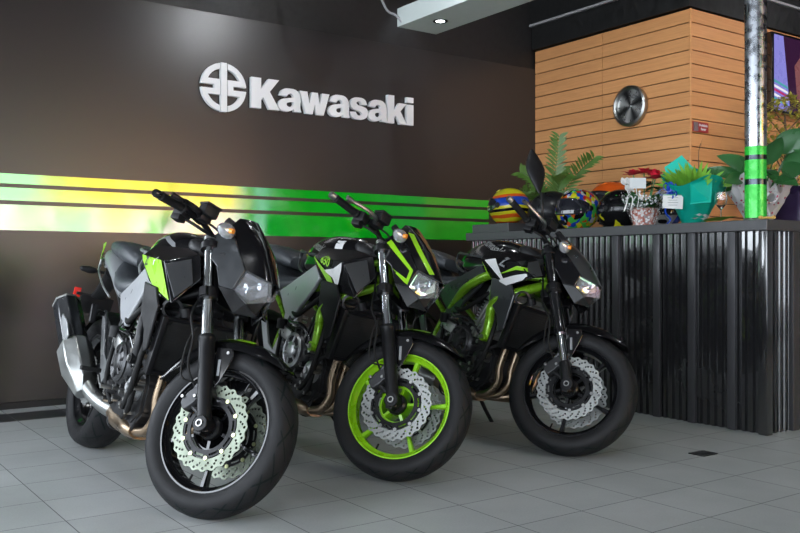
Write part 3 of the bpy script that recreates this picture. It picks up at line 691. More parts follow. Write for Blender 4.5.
        bm = B(); tube(bm, [(1.09,s*.15,1.015),(1.13,s*.11,1.0),(1.15,s*.06,.97),(1.12,s*.03,.90),(1.10,s*.04,.80)], .0045, 8); part('control_cable', bm, 'rubber', hb, True)
        bm = B(); tube(bm, [(1.04,s*.21,.99),(1.10,s*.17,.975),(1.13,s*.08,.96),(1.10,s*.05,.88)], .006, 8); part('wiring_sleeve', bm, 'rubber', hb, True)
    # ---- instrument
    bm = B(); box(bm, (1.155,0,1.035), (.10,.155,.03), Matrix.Rotation(R(38), 3, 'Y'), .008); ins = part('instrument_cluster', bm, 'black_plastic', steer=True)
    bm = B(); box(bm, (1.146,0,1.052), (.078,.125,.003), Matrix.Rotation(R(38), 3, 'Y')); part('display', bm, 'screen_glass', ins, True, smooth=0)
    # ---- headlight cowl
    V = [(1.165,-.060,1.080),(1.165,-.088,1.035),(1.245,-.105,.955),(1.315,-.096,.872),(1.300,-.102,.790),(1.345,-.062,.760),(1.378,0,.730),(1.400,0,.800),
         (1.395,-.030,.862),(1.205,0,1.095),(1.31,0,1.00),(1.405,0,.865),(1.325,-.050,.965),(1.20,-.118,.86),(1.13,-.112,.90),(1.12,-.10,.985),(1.24,-.112,.79),(1.31,-.065,.715),(1.20,-.055,1.072)]
    if sp['usd']: V = [(x-.01*(z > .85), y, .74+(z-.74)*.84 if z > .74 else z) for x, y, z in V]
    sz = .955 if sp['usd'] else .992
    bm = B(); skin(bm, V, [(1,2,15),(15,2,13,14),(2,3,4,13),(13,4,16)], True)
    chin = B(); skin(chin, V, [(4,5,17,16),(5,6,17)], True); bmesh.ops.solidify(chin, geom=chin.faces[:], thickness=-.006)
    bmesh.ops.solidify(bm, geom=bm.faces[:], thickness=-.006); bmesh.ops.recalc_face_normals(bm, faces=bm.faces[:]); ctree = BVHTree.FromBMesh(bm)
    cw = part('headlight_cowl', bm, c['cowl_side'], steer=True, bevel=.003, smooth=25); part('cowl_chin', chin, 'black_gloss', cw, True, smooth=20)
    bm = B(); skin(bm, V, [(0,9,10,18),(0,18,1),(18,10,12),(1,18,12,2),(12,10,11,8),(2,12,8,3)], True)
    bmesh.ops.subdivide_edges(bm, edges=bm.edges[:], cuts=2, use_grid_fill=True, smooth=.35)
    bmesh.ops.solidify(bm, geom=bm.faces[:], thickness=-.004); bmesh.ops.recalc_face_normals(bm, faces=bm.faces[:]); vtree = BVHTree.FromBMesh(bm)
    part('cowl_visor', bm, c['cowl_top'], cw, True, smooth=50)
    bm = B(); skin(bm, V, [(5,4,3,8,7),(7,8,11),(5,7,6)], True); 
    for v in bm.verts: v.co.x -= .02
    bmesh.ops.recalc_face_normals(bm, faces=bm.faces[:]); lens = part('headlight_housing', bm, 'black_plastic', cw, True, smooth=0)
    for s in (-1, 1):
        bm = B(); V2 = [(x-.009, y*s, z) for x, y, z in (V[4], V[3], V[8], (1.398-.009*sp['usd'],-.010,.82-.012*sp['usd']), (1.355,-.045,.775))]
        cen = Vector((0,0,0)); 
        for q in V2: cen += Vector(q)/5
        plate(bm, [cen+(Vector(q)-cen)*.93 for q in V2], (-.002,0,0)); part('headlight_reflector', bm, 'reflector', cw, True, smooth=0)
        bm = B()
        for u, r in ((.35,.022),(.72,.017)):
            pc = Vector(V2[0]).lerp(Vector(V2[2]), u)+Vector((.002,0,-.008)); lathe(bm, [(0,.006),(r*.6,.010),(r,.004),(r*1.1,0)], pc, (1,-.3*-s,0), 20)
        part('headlight_bulb', bm, 'lens_clear', cw, True)
        bm = B(); plate(bm, [(x+.004, y*s, z) for x, y, z in (V[4], V[3], V[8], V[7], V[5])], (-.003,0,0)); part('headlight_lens', bm, 'lens_clear', cw, True, smooth=0)
        bm = B(); tube(bm, [(V[8][0]+.004,V[8][1]*s,V[8][2]),(V[3][0]+.004,V[3][1]*s,V[3][2]),(V[4][0]+.002,V[4][1]*s,V[4][2]),(V[5][0]+.004,V[5][1]*s,V[5][2])], .004, 8, 1); part('headlight_trim', bm, 'dark_gray_paint', cw, True)
        # turn signal
        bm = B(); tube(bm, [(1.20,s*.09,sz),(1.205,s*.14,sz)], .012, 10, 1); rs = []
        for q, hh in ((0,.012),(.012,.021),(.035,.023),(.058,.014),(.066,.004)):
            rs.append([(1.205+.8*hh*math.cos(a)-.2*q, s*(.125+q), sz+hh*math.sin(a)*1.15) for a in [2*pi*i/14 for i in range(14)]])
        loft(bm, rs); ts = part('turn_signal', bm, 'black_plastic', steer=True)
        bm = B(); rs = []
        for q, hh in ((.006,.024),(.02,.030),(.038,.029),(.058,.018),(.070,.004)):
            rs.append([(1.213+.85*hh*math.cos(a)-.2*q, s*(.127+q), sz+hh*math.sin(a)) for a in [2*pi*i/14 for i in range(14)]])
        loft(bm, rs); part('signal_lens', bm, 'signal_clear', ts, True)
        bm = B(); cyl(bm, (1.215,s*.16,sz), (1.243,s*.16,sz), .010); part('signal_bulb', bm, 'amber', ts, True)
    for side in (-1, 1):
        for pts, mm in c.get('cowl_decals', []):
            try:
                b2 = proj_decal(poly2(pts), ctree, side, .002)
                if len(b2.faces): part('cowl_decal', b2, mm, cw, True, smooth=0, label='bright lime green trim on the cowl side')
            except Exception as ex: print('decal', ex)
        for pts, mm in c.get('visor_decals', []):
            b2 = proj_decal(poly2(pts), vtree, side, .002); part('visor_decal', b2, mm, cw, True, smooth=0, label='lime green stripe on the visor edge')
    if sp.get('mirror'):
        bm = B(); tube(bm, [(1.055,-.175,1.018),(1.075,-.20,1.05),(1.066,-.24,1.10),(1.045,-.258,1.175)], [.008,.006,.006,.008], 10); mr_ = part('rear_view_mirror', bm, 'black_satin', steer=True)
        ax_ = Vector((-.125,0,.255)).normalized(); u_ = Vector((.72,.68,.1)); u_ = (u_-ax_*u_.dot(ax_)).normalized(); n_ = ax_.cross(u_); o_ = Vector((.975,-.262,1.292)); bm = B(); rs = []
        for t_, w_, d_ in ((-.140,.005,.004),(-.115,.016,.010),(-.075,.032,.020),(-.02,.050,.026),(.01,.053,.026),(.05,.044,.020),(.10,.022,.010),(.128,.006,.004)):
            rs.append([o_+ax_*t_+u_*w_*math.cos(q)+n_*d_*(math.sin(q)) for q in [2*pi*i/20 for i in range(20)]])
        loft(bm, rs); part('mirror_shell', bm, 'black_plastic', mr_, True)
        bm = B(); rs = [o_+ax_*t_-n_*.0 for t_ in (0,)]
        bm.free()
    # ---- tank
    bm = B(); sloft(bm, [(.455,.870,.05,.035),(.50,.885,.095,.075),(.60,.905,.14,.110),(.74,.912,.168,.122),(.88,.905,.168,.112),(.98,.893,.13,.085),(1.05,.885,.07,.05)], 2.5, 32, 5, top=.72)
    tt = BVHTree.FromBMesh(bm); tk = part('fuel_tank', bm, c['tank'], smooth=60)
    bm = B(); lathe(bm, [(0,.010),(.034,.010),(.040,.004),(.046,0),(.046,-.02)], (.86,0,1.012), (.1,0,1), 30); part('tank_cap', bm, 'steel', tk)
    bm = B(); sloft(bm, [(.92,.96,.05,.02),(.97,.968,.085,.03),(1.03,.95,.075,.035),(1.07,.925,.04,.03)], 3, 20); part('ignition_cover', bm, 'black_plastic', tk)
    for side in (-1, 1):
        for pts, mm, nm in c.get('tank_decals', []):
            part('tank_decal', proj_decal(poly2(pts), tt, side), mm, tk, smooth=50)
        if c.get('tank_text'):
            tx, tz, tr_, ts_ = c['tank_text']; b2 = text_bm('Kawasaki', ts_, .0015, 0)
            b2.transform(Matrix.Translation((tx,tz,0)) @ Matrix.Rotation(R(tr_), 4, 'Z') @ Matrix.Diagonal((-side, 1, 1, 1)))
            part('tank_lettering', proj_decal(b2, tt, side, .003), 'disc_steel', tk, smooth=0)
    # ---- shroud
    V = [(.84,-.215,.887),(1.110,-.215,.868),(1.222,-.195,.715),(1.02,-.205,.750),(.79,-.150,.950),(1.17,-.105,.915),(1.205,-.095,.825),(.88,-.185,.800),(1.02,-.10,.945)]
    if c['tall_shroud']: V[2] = (1.235,-.21,.79); V[3] = (1.08,-.22,.74)
    for side in (-1, 1):
        bm = B(); skin(bm, [(x, -y*side, z) for x, y, z in V], [(0,1,2,3),(0,3,7),(1,5,6,2),(4,8,1,0),(8,5,1)])
        bmesh.ops.subdivide_edges(bm, edges=bm.edges[:], cuts=1, use_grid_fill=True)
        st = BVHTree.FromBMesh(bm); bmesh.ops.solidify(bm, geom=bm.faces[:], thickness=.005)
        sh = part('tank_shroud', bm, c['shroud'], bevel=.004, smooth=20)
        for pts, mm in c['shroud_decals']:
            b2 = proj_decal(poly2(pts), st, side, .007)
            if len(b2.faces): part('shroud_panel', b2, mm, sh, smooth=20, label={'lime_paint': 'lime green panel', 'white_paint': 'white panel', 'black_gloss': 'black stripe'}.get(mm, 'gray panel'))
        for txt, px, pz, sz, rot, mm in c['texts']:
            b2 = text_bm(txt, sz, sz*.03, 0); b2.transform(Matrix.Translation((px,pz,0)) @ Matrix.Rotation(rot, 4, 'Z') @ Matrix.Diagonal((-side, 1, 1, 1)))
            b2 = proj_decal(b2, st, side, .009)
            if len(b2.faces): part('shroud_lettering', b2, mm, sh, smooth=0)
        y = side
        bm = B(); q = [Vector((x, -yy*-side, z)) for x, yy, z in ((1.113,.214,.855),(1.160,.135,.893),(1.200,.125,.80),(1.218,.19,.735))]
        if c['tall_shroud']: q[2].z = .82; q[3].z = .80
        plate(bm, [p+Vector((.009,0,0)) for p in q], (.004,0,0)); part('shroud_intake', bm, 'dark_gray_paint', sh, bevel=.002)
        # long lower blade beside the radiator
        bm = B(); plate(bm, [(x, y*q, z) for x, q, z in ((.95,.218,.785),(1.10,.222,.765),(1.135,.212,.70),(1.095,.205,.535),(1.055,.203,.520),(1.03,.208,.60),(.965,.214,.67))], (0,-y*.012,0)); part('radiator_shroud', bm, c['blade'], bevel=.004, smooth=20)
        # side cover under the seat
        bm = B(); plate(bm, [(x, y*q, z) for x, q, z in ((.78,.165,.865),(.86,.175,.80),(.80,.170,.735),(.70,.165,.655),(.66,.160,.600),(.585,.158,.600),(.50,.150,.665),(.42,.14,.735),(.58,.135,.80))], (0,-y*.02,0)); part('side_cover', bm, c['side_cover'], bevel=.006, smooth=20)
        # shiny knee edge of the tank
        bm = B(); tube(bm, [(.80,y*.160,.905),(.60,y*.145,.93),(.50,y*.10,.945),(.47,y*.085,.91),(.53,y*.115,.865),(.62,y*.135,.83)], .007, 8); part('tank_edge', bm, c['tank_edge'], smooth=50)
    # ---- seats and tail
    bm = B(); sloft(bm, [(.69,.818,.05,.022),(.60,.800,.10,.036),(.46,.775,.135,.046),(.33,.783,.145,.048),(.25,.825,.130,.048),(.20,.870,.10,.035)], 2.8, 26, 5); part('seat', bm, 'seat_vinyl', smooth=60)
    bm = B(); sloft(bm, [(.36,.895,.08,.030),(.28,.920,.112,.045),(.12,.948,.118,.048),(-.02,.966,.10,.036),(-.08,.972,.07,.022)], 3, 26, 5); part('pillion_seat', bm, 'seat_vinyl', smooth=60)
    bm = B(); sloft(bm, [(.52,.725,.10,.025),(.34,.735,.125,.035),(.16,.83,.125,.060),(-.02,.895,.112,.060),(-.17,.925,.080,.046),(-.27,.920,.048,.036),(-.32,.905,.02,.018)], 2.2, 22, 5); tl = part('tail_cowl', bm, c['tail'], smooth=40)
    for s in (-1, 1):
        if c.get('white_tail'):
            bm = B(); plate(bm, [(x, s*q, z) for x, q, z in ((-.22,.075,.905),(-.32,.035,.925),(-.37,.030,.870),(-.28,.060,.850))], (0,s*.008,0)); part('tail_reflector', bm, 'white_paint', tl, bevel=.002, label='pale end of the tail')
        bm = B(); plate(bm, [(x, s*q, z) for x, q, z in ((-.08,.108,.985),(-.22,.080,.985),(-.33,.038,.935),(-.27,.065,.905),(-.12,.104,.935))], (0,s*.006,0)); part('tail_panel', bm, c['tail_tip'], tl, bevel=.002)
        bm = B(); tube(bm, [(.26,s*.135,.715),(.10,s*.13,.765),(-.10,s*.108,.835),(-.25,s*.07,.880)], .0045, 8); part('tail_trim', bm, 'aluminium', tl)
    bm = B(); box(bm, (-.305,0,.90), (.05,.07,.045), Matrix.Rotation(.5, 3, 'Y'), .01); part('tail_light', bm, 'red_reflector' if not c.get('white_tail') else 'white_paint', tl)
    bm = B(); sloft(bm, [(-.16,.86,.06,.04),(-.28,.80,.04,.03),(-.38,.735,.035,.018),(-.44,.70,.05,.012)], 3, 16); box(bm, (-.42,0,.675), (.012,.17,.10), Matrix.Rotation(.35, 3, 'Y'), .003); rf = part('plate_holder', bm, 'black_plastic')
    bm = B(); box(bm, (-.425,-.105,.725), (.012,.035,.05), None, .003); part('reflector', bm, 'red_reflector', rf, label='small red reflector')
    bm = B(); box(bm, (-.41,-.07,.72), (.02,.08,.015)); part('reflector_arm', bm, 'black_plastic', rf)
    for s in (-1, 1):
        bm = B(); rs = []
        for q, hh in ((.035,.008),(.09,.008),(.10,.016),(.13,.019),(.165,.012),(.172,.003)):
            rs.append([(-.20+.9*hh*math.cos(a)-q*.1, s*q, .842+hh*math.sin(a)) for a in [2*pi*i/12 for i in range(12)]])
        loft(bm, rs); part('turn_signal', bm, 'black_plastic')
    # ---- rear hugger
    bm = B(); rs = []
    for i in range(13):
        a = R(55+i*7); d = Vector((math.cos(a),0,math.sin(a))); hw = .085
        rs.append([Vector((0,0,.315))+d*(.338-.03*u)+Vector((0,hw*v,0)) for v, u in ((-1,1),(-.9,.3),(-.5,0),(.5,0),(.9,.3),(1,1))])
    loft(bm, rs, cap=False, close=False); bmesh.ops.solidify(bm, geom=bm.faces[:], thickness=.004); part('rear_fender', bm, 'black_plastic')
    # ---- frame
    bm = B(); T = lambda p, r=.017: tube(bm, p, r*(1.25 if sp['usd'] else 1), 12, 5)
    cyl(bm, Vector((1.085,0,.94)), Vector((1.155,0,.775)), .036)
    for s in (-1, 1):
        fo = .178 if sp['usd'] else .122
        T([(1.10,s*.03,.905),(1.00,s*.13,.855),(.86,s*fo,.80),(.72,s*fo,.735),(.60,s*(.14 if sp['usd'] else .118),.65),(.50,s*.125,.53),(.46,s*.12,.42)], .019)
        T([(1.15,s*.03,.795),(1.10,s*.12,.745),(1.03,s*.188,.695),(.97,s*.195,.64),(.975,s*.195,.56),(.965,s*.19,.485)], .019)
        T([(1.13,s*.03,.83),(1.02,s*.14,.81),(.93,s*.17,.79)], .013)
        T([(1.03,s*.19,.69),(.93,s*.172,.80)], .013); T([(.97,s*.195,.63),(.90,s*.150,.79)], .014); 
        T([(.66,s*.125,.70),(.40,s*.115,.765),(.12,s*.10,.85),(-.10,s*.085,.90)], .014)
        T([(.54,s*.125,.58),(.36,s*.11,.70),(.14,s*.10,.83)], .012)
        cyl(bm, (.965,s*.175,.485), (.965,s*.215,.485), .022)
    fr = part('trellis_frame', bm, c['frame'], smooth=60)
    bm = B(); bolts(bm, [(.965,-.215,.485)], .012, (0,-1,0), .008); bolts(bm, [(.965,.215,.485)], .012, (0,1,0), .008); part('frame_bolt', bm, 'steel', fr)
    # ---- engine
    bm = B(); prof = [(.50,.36),(.57,.27),(.66,.235),(.90,.225),(.985,.28),(.99,.40),(.93,.50),(.82,.545),(.66,.575),(.54,.52)]
    plate(bm, [(x,-.135,z) for x, z in prof], (0,.27,0)); bmesh.ops.bevel(bm, geom=[e for e in bm.edges], offset=.012, segments=2, affect='EDGES')
    box(bm, (.80,0,.225), (.24,.16,.06), None, .015)
    for k in range(7): box(bm, (.62+.045*k, 0, .215), (.008,.15,.04))
    box(bm, (.62,-.145,.53), (.14,.05,.07), Matrix.Rotation(.3, 3, 'Y'), .01)
    n0 = len(bm.faces)
    for k in range(60):
        a = rnd.uniform(0, 1); x = rnd.uniform(.56, .97); z = rnd.uniform(.27, .55); cyl(bm, (x,-.135,z), (x,-.155-rnd.random()*.02,z), rnd.uniform(.005,.012), seg=8)
    bm.faces.ensure_lookup_table()
    for f in bm.faces[n0:]: f.material_index = 1
    cc_ = part('engine', bm, ['black_engine', 'steel'], smooth=30)
    Rt = Matrix.Rotation(R(22), 3, 'Y'); bm = B(); box(bm, (.895,0,.585), (.17,.27,.15), Rt, .01)
    for k in range(9): box(bm, (.895+.0075*(k-4)*.4+.012*(k-4)*.37, 0, .585+.016*(k-4)*.93), (.185,.285,.005), Rt)
    for k in range(5): cyl(bm, (.84+.03*k,-.14,.56+.01*k), (.84+.03*k,-.15,.56+.01*k), .01, seg=8)
    part('cylinder_block', bm, c['cyl'], cc_, smooth=30)
    bm = B(); box(bm, (.945,0,.695), (.19,.31,.075), Rt, .014); box(bm, (.955,0,.740), (.15,.28,.04), Rt, .014); 
    for s in (-1, 1): lathe(bm, [(0,.03),(.035,.03),(.052,.018),(.055,0)], (.94,s*.14,.715), (0,s,0), 26); lathe(bm, [(0,.02),(.02,.02),(.025,0)], (.985,s*.15,.67), (0,s,0), 16)
    part('cylinder_head', bm, c['head'], cc_, smooth=30)
    for k in range(3):
        bm = B(); tube(bm, [(.905+.026*k,-.165,.66-.008*k),(.87+.026*k,-.172,.58-.008*k),(.835+.026*k,-.165,.50-.008*k)], .011, 10, 3); part('oil_pipe', bm, c['pipes'], cc_)
    for s in (-1, 1):
        lathe_b = B(); lathe(lathe_b, [(0,.052),(.040,.052),(.052,.046),(.066,.050),(.070,.044),(.084,.036),(.094,.020),(.098,0)], (.745,s*.135,.455), (0,s,0), 48)
        for k in range(10):
            a = 2*pi*k/10; p = Vector((.745+.096*math.cos(a), s*.135, .455+.096*math.sin(a))); cyl(lathe_b, p, p+Vector((0,s*.030,0)), .010, seg=10)
        cv = part('clutch_cover' if s < 0 else 'generator_cover', lathe_b, 'black_engine', cc_, smooth=35)
        bm = B(); lathe(bm, [(.078,.040),(.082,.046),(.072,.054),(.066,.052),(.064,.046)], (.745,s*.135,.455), (0,s,0), 48)
        lathe(bm, [(0,.058),(.032,.058),(.040,.053),(.040,.048)], (.745,s*.135,.455), (0,s,0), 32)
        for k in range(6):
            a = 2*pi*k/6+.3; d = Vector((math.cos(a),0,math.sin(a))); tube(bm, [Vector((.745,s*.188,.455))+d*.036, Vector((.745,s*.186,.455))+d*.068], .0055, 8, 1)
        part('cover_ring', bm, c['cover'], cc_, smooth=35)
        bm = B(); lathe(bm, [(0,.040),(.030,.040),(.045,.030),(.052,.010),(.052,0)], (.905,s*.135,.375), (0,s,0), 30); lathe(bm, [(0,.05),(.014,.05),(.018,.035)], (.905,s*.135,.375), (0,s,0), 14); part('timing_cover', bm, c['cover2'], cc_, smooth=35)
        bm = B(); lathe(bm, [(0,.035),(.022,.035),(.034,.02),(.036,0)], (.625,s*.135,.345), (0,s,0), 24); part('water_pump', bm, 'black_engine', cc_, smooth=35)
    for k, P in enumerate((((.98,-.16,.62),(1.0,-.185,.5),(.95,-.18,.36),(.86,-.165,.29)), ((.60,-.14,.62),(.66,-.175,.585),(.80,-.178,.57),(.90,-.17,.50),(.97,-.165,.46)), ((1.03,-.15,.46),(.97,-.17,.42),(.93,-.165,.30),(.84,-.15,.25)), ((.56,-.15,.60),(.585,-.17,.48),(.60,-.17,.36),(.66,-.15,.28)), ((.88,-.15,.72),(.80,-.17,.66),(.70,-.165,.62),(.60,-.14,.64)))):
        bm = B(); tube(bm, P, .009 if k % 2 else .012, 10); part('engine_hose', bm, 'rubber' if k != 1 else 'black_gloss', cc_, smooth=60)
    bm = B(); cyl(bm, (.98,.02,.31), (1.06,.02,.29), .034, seg=28); part('oil_filter', bm, 'black_gloss', cc_)
    bm = B(); [cyl(bm, (.76,y_,.70), (.85,y_,.715), .024) for y_ in (-.09,-.03,.03,.09)]; box(bm, (.70,0,.74), (.16,.26,.09), None, .02); part('intake_box', bm, 'black_plastic', cc_)
    # ---- radiator
    Rr = Matrix.Rotation(R(15), 3, 'Y'); bm = B(); box(bm, (1.095,0,.56), (.024,.32,.21), Rr); rd = part('radiator', bm, 'radiator_core', smooth=0)
    bm = B(); fx = lambda u, v: Vector((1.095,0,.56))+Rr @ Vector((.016,u,v))
    for p, q in (((-.165,-.108),(.165,-.108)),((-.165,.108),(.165,.108))): tube(bm, [fx(*p), fx(*q)], .009, 8, 1)
    for s in (-1, 1): box(bm, fx(s*.172,0)-Vector((.012,0,0)), (.045,.022,.23), Rr, .004)
    part('radiator_frame', bm, 'black_satin', rd)
    bm = B(); tube(bm, [fx(-.15,.10),(1.04,-.185,.66),(.99,-.17,.68),(.95,-.14,.66)], .015, 12); part('radiator_hose', bm, 'rubber', rd)
    bm = B(); lathe(bm, [(0,.02),(.022,.02),(.024,0),(.024,-.012)], fx(-.10,.13)+Vector((.0,0,.01)), (0,-.5,1), 18); part('radiator_cap', bm, 'black_satin', rd)
    bm = B(); lathe(bm, [(.028,0),(.038,.003),(.040,.018),(.03,.02)], (1.12,-.145,.70), (1,-.5,-.2), 24, closed=True); part('horn', bm, 'black_satin')
    # ---- exhaust
    ex = None
    for y in sp['headers']:
        bm = B(); tube(bm, [(.96,y,.60),(1.035,y,.555),(1.062,y,.49),(1.048,y,.42),(1.035,y,.35),(1.03,y*.9,.285),(.985,y*.75-.02,.225),(.90,-.075+y*.3,.205),(.84,-.08+y*.2,.205)], .0185, 14, 6)
        if ex is None: ex = part('exhaust', bm, 'header_steel', smooth=60)
        else: part('header_pipe', bm, 'header_steel', ex, smooth=60)
    bm = B(); sloft(bm, [(.90,.205,.05,.030),(.86,.208,.062,.036),(.80,.212,.062,.043),(.62,.222,.050,.046),(.56,.23,.042,.040),(.50,.235,.03,.03)], 2, 24)
    bmesh.ops.translate(bm, verts=bm.verts[:], vec=(0,-.085,0)); part('collector', bm, c['collector'], ex, smooth=60)
    for x in (.60,.805):
        bm = B(); lathe(bm, [(.046,0),(.050,.004),(.050,.012),(.046,.016)], (x,-.085,.215), (1,0,-.05), 24, closed=True); part('collector_clamp', bm, 'black_engine', ex)
    bm = B(); tube(bm, [(.55,-.09,.235),(.44,-.115,.25),(.34,-.145,.285),(.25,-.175,.345)], [.030,.029,.030,.036], 18, 6, flat=1.15); part('link_pipe', bm, 'brushed_steel', ex, smooth=60)
    ax0, ax1 = Vector((.27,-.175,.315)), Vector((-.115,-.225,.665)); dd = (ax1-ax0).normalized(); up = Vector((dd.z,0,-dd.x)).normalized(); sd = dd.cross(up)
    def mring(t, w_, h, off=(0,0)):
        o = ax0+dd*t+up*off[0]+sd*off[1]; return [o+up*h*a+sd*w_*b for a, b in ((1,.35),(1,-.35),(.45,-1),(-.45,-1),(-1,-.35),(-1,.35),(-.45,1),(.45,1))]
    bm = B(); loft(bm, [mring(.02,.035,.03), mring(.08,.052,.05), mring(.17,.060,.062), mring(.40,.060,.064), mring(.50,.058,.062)]); mf = part('muffler', bm, 'muffler_shell', ex, bevel=.005, smooth=25)
    bm = B(); loft(bm, [mring(.498,.060,.064), mring(.508,.060,.064), mring(.515,.050,.054)]); loft(bm, [mring(.516,.02,.02), mring(.512,.022,.022)]); part('muffler_end_cap', bm, 'brushed_steel', ex, bevel=.003)
    so = 1 if sd.y < 0 else -1
    bm = B(); loft(bm, [mring(-.06,.030,.028,(-.01,0)), mring(-.01,.052,.062,(.01,0)), mring(.06,.068,.082,(.012,so*.006)), mring(.20,.070,.084,(.012,so*.008)), mring(.245,.05,.055,(0,so*.0))]); part('exhaust_heat_shield', bm, 'brushed_steel', ex, bevel=.005, smooth=25, label='polished steel chamber')
    bm = B(); o = ax0+dd*.25+up*.045+sd*so*.066; plate(bm, [o-dd*.05-up*.0, o+dd*.09+up*.0, o+dd*.10+up*.035, o+dd*.02+up*.06, o-dd*.05+up*.05], sd*so*-.008); part('muffler_bracket', bm, 'aluminium', ex, bevel=.003)
    # ---- swingarm, shock, chain
    for s in (-1, 1):
        bm = B(); loft(bm, [[(x, s*y_+a*.014, z+b*h) for a, b in ((1,1),(-1,1),(-1,-1),(1,-1))] for x, y_, z, h in ((.50,.085,.43,.035),(.40,.10,.415,.032),(.16,.125,.35,.026),(.02,.130,.318,.024),(-.07,.130,.305,.022))]); box(bm, (0,s*.132,.315), (.07,.02,.05)); part('swingarm', bm, c['swing'], bevel=.005)
    bm = B(); [lathe(bm, [(.036,-.005),(.042,-.005),(.042,.005),(.036,.005)], (.40+.004*k,0,.48+.025*k), (.15,0,1), 18, closed=True) for k in range(7)]; cyl(bm, (.39,0,.44), (.43,0,.70), .018); part('shock_absorber', bm, 'steel')
    bm = B(); tube(bm, [(.0,.108,.42),(.25,.106,.425),(.55,.104,.43)], .007, 6, 3); tube(bm, [(.0,.108,.21),(.25,.106,.28),(.55,.104,.34)], .007, 6, 3); part('drive_chain', bm, 'black_engine')
    bm = B(); lathe(bm, [(.04,-.003),(.108,-.003),(.108,.003),(.04,.003)], (0,.108,.315), (0,1,0), 42, closed=True); part('rear_sprocket', bm, 'steel')
    bm = B(); box(bm, (-.085,-.092,.375), (.05,.04,.08), Matrix.Rotation(-.5, 3, 'Y'), .01); part('rear_brake_caliper', bm, 'black_engine')
    # ---- rests and stand
    for s in (-1, 1):
        bm = B(); plate(bm, [(x, s*.158, z) for x, z in ((.46,.345),(.50,.345),(.56,.40),(.60,.50),(.60,.62),(.56,.63),(.545,.52),(.50,.44),(.44,.47),(.36,.60),(.31,.655),(.285,.64),(.34,.54),(.42,.42))], (0,-s*.014,0)); fp = part('footpeg_hanger', bm, c['hanger'], bevel=.004)
        bm = B(); box(bm, (.50,s*.215,.395), (.028,.085,.018), None, .004); part('rider_footpeg', bm, 'rubber', fp)
        bm = B(); tube(bm, [(.31,s*.16,.635),(.33,s*.19,.64),(.35,s*.205,.63)], .011, 8, 3); box(bm, (.352,s*.215,.628), (.026,.028,.085), Matrix.Rotation(-.2, 3, 'Y'), .008); part('pillion_footpeg', bm, 'black_satin', fp)
        bm = B(); tube(bm, [(.50,s*.175,.375),(.60,s*.19,.345),(.68,s*.185,.345)], .006, 8); cyl(bm, (.68,s*.17,.345), (.68,s*.215,.345), .009); part('brake_pedal' if s < 0 else 'gear_lever', bm, 'steel', fp)
    bm = B(); lathe(bm, [(0,.05),(.022,.05),(.026,.044),(.024,0),(0,0)], (.58,-.172,.545), (0,0,1), 18); part('rear_brake_reservoir', bm, 'black_plastic')
    bm = B(); tube(bm, [(.60,.11,.27),(.59,.20,.17),(.585,.302,.078)], .011, 10, 3); box(bm, (.58,.318,.080), (.05,.05,.008), Matrix.Rotation(.22, 3, 'X'), .002); part('side_stand', bm, 'black_satin')
    bm = B(); plate(bm, [(x, -.13, z) for x, z in ((.66,.245),(.96,.30),(.90,.20),(.72,.19))], (0,.26,0)); part('belly_pan', bm, c['belly'], bevel=.008)
    return root
common = dict(tall_shroud=False, texts=[], frame='lime_metallic', side_cover='dark_gray_paint', blade='black_satin', shroud='black_gloss', tank='black_gloss', tank_edge='dark_gray_paint',
    cowl_side='black_gloss', cowl_top='black_gloss', tail='dark_gray_paint', tail_tip='dark_gray_paint', rim='black_gloss', rim_rear='black_gloss', stanchion='chrome', lever='black_satin',
    cyl='dark_gray_paint', head='dark_gray_paint', pipes='black_gloss', cover='aluminium', cover2='aluminium', collector='header_steel', swing='black_satin', hanger='dark_gray_paint', belly='black_plastic')
def D(**k): d = dict(common); d.update(k); return d
motorcycle(dict(label='nearest black motorcycle on the left with black front wheel and solid lime tank side panel', loc=(1.2344,4.3319,.0002), steer=.5535, usd=False, headers=(-.1,-.04,.04,.1), spoke=-.2, bolt='bolt_gold', disc='disc_steel_glare_cut', bar=(1.035,1.004,.372),
    mat=[[-0.01704,0.97522,0.22059],[-0.99984,-0.0155,-0.00871],[-0.00508,-0.2207,0.97533]],
    col=D(frame='black_satin', side_cover='silver_paint', cowl_side='dark_gray_paint', tail='gray_paint', tail_tip='lime_paint', white_tail=True, stanchion='stanchion_gray', tank_edge='gray_paint', fender_accent=True, cover='black_engine', cover2='aluminium', tank_decals=[([(.52,.94),(.60,.985),(.78,1.0),(.90,.965),(.94,.935),(.88,.955),(.78,.985),(.62,.97),(.55,.93)],'gray_paint','w')],
      shroud_decals=[([(.84,.893),(1.095,.868),(1.215,.722),(1.03,.772)],'lime_paint'), ([(.90,.80),(.985,.79),(1.19,.716),(1.02,.752)],'gray_paint')], texts=[('Z',.93,.865,.05,0,'black_satin'),('I',1.02,.865,.05,-.4,'white_paint')])))
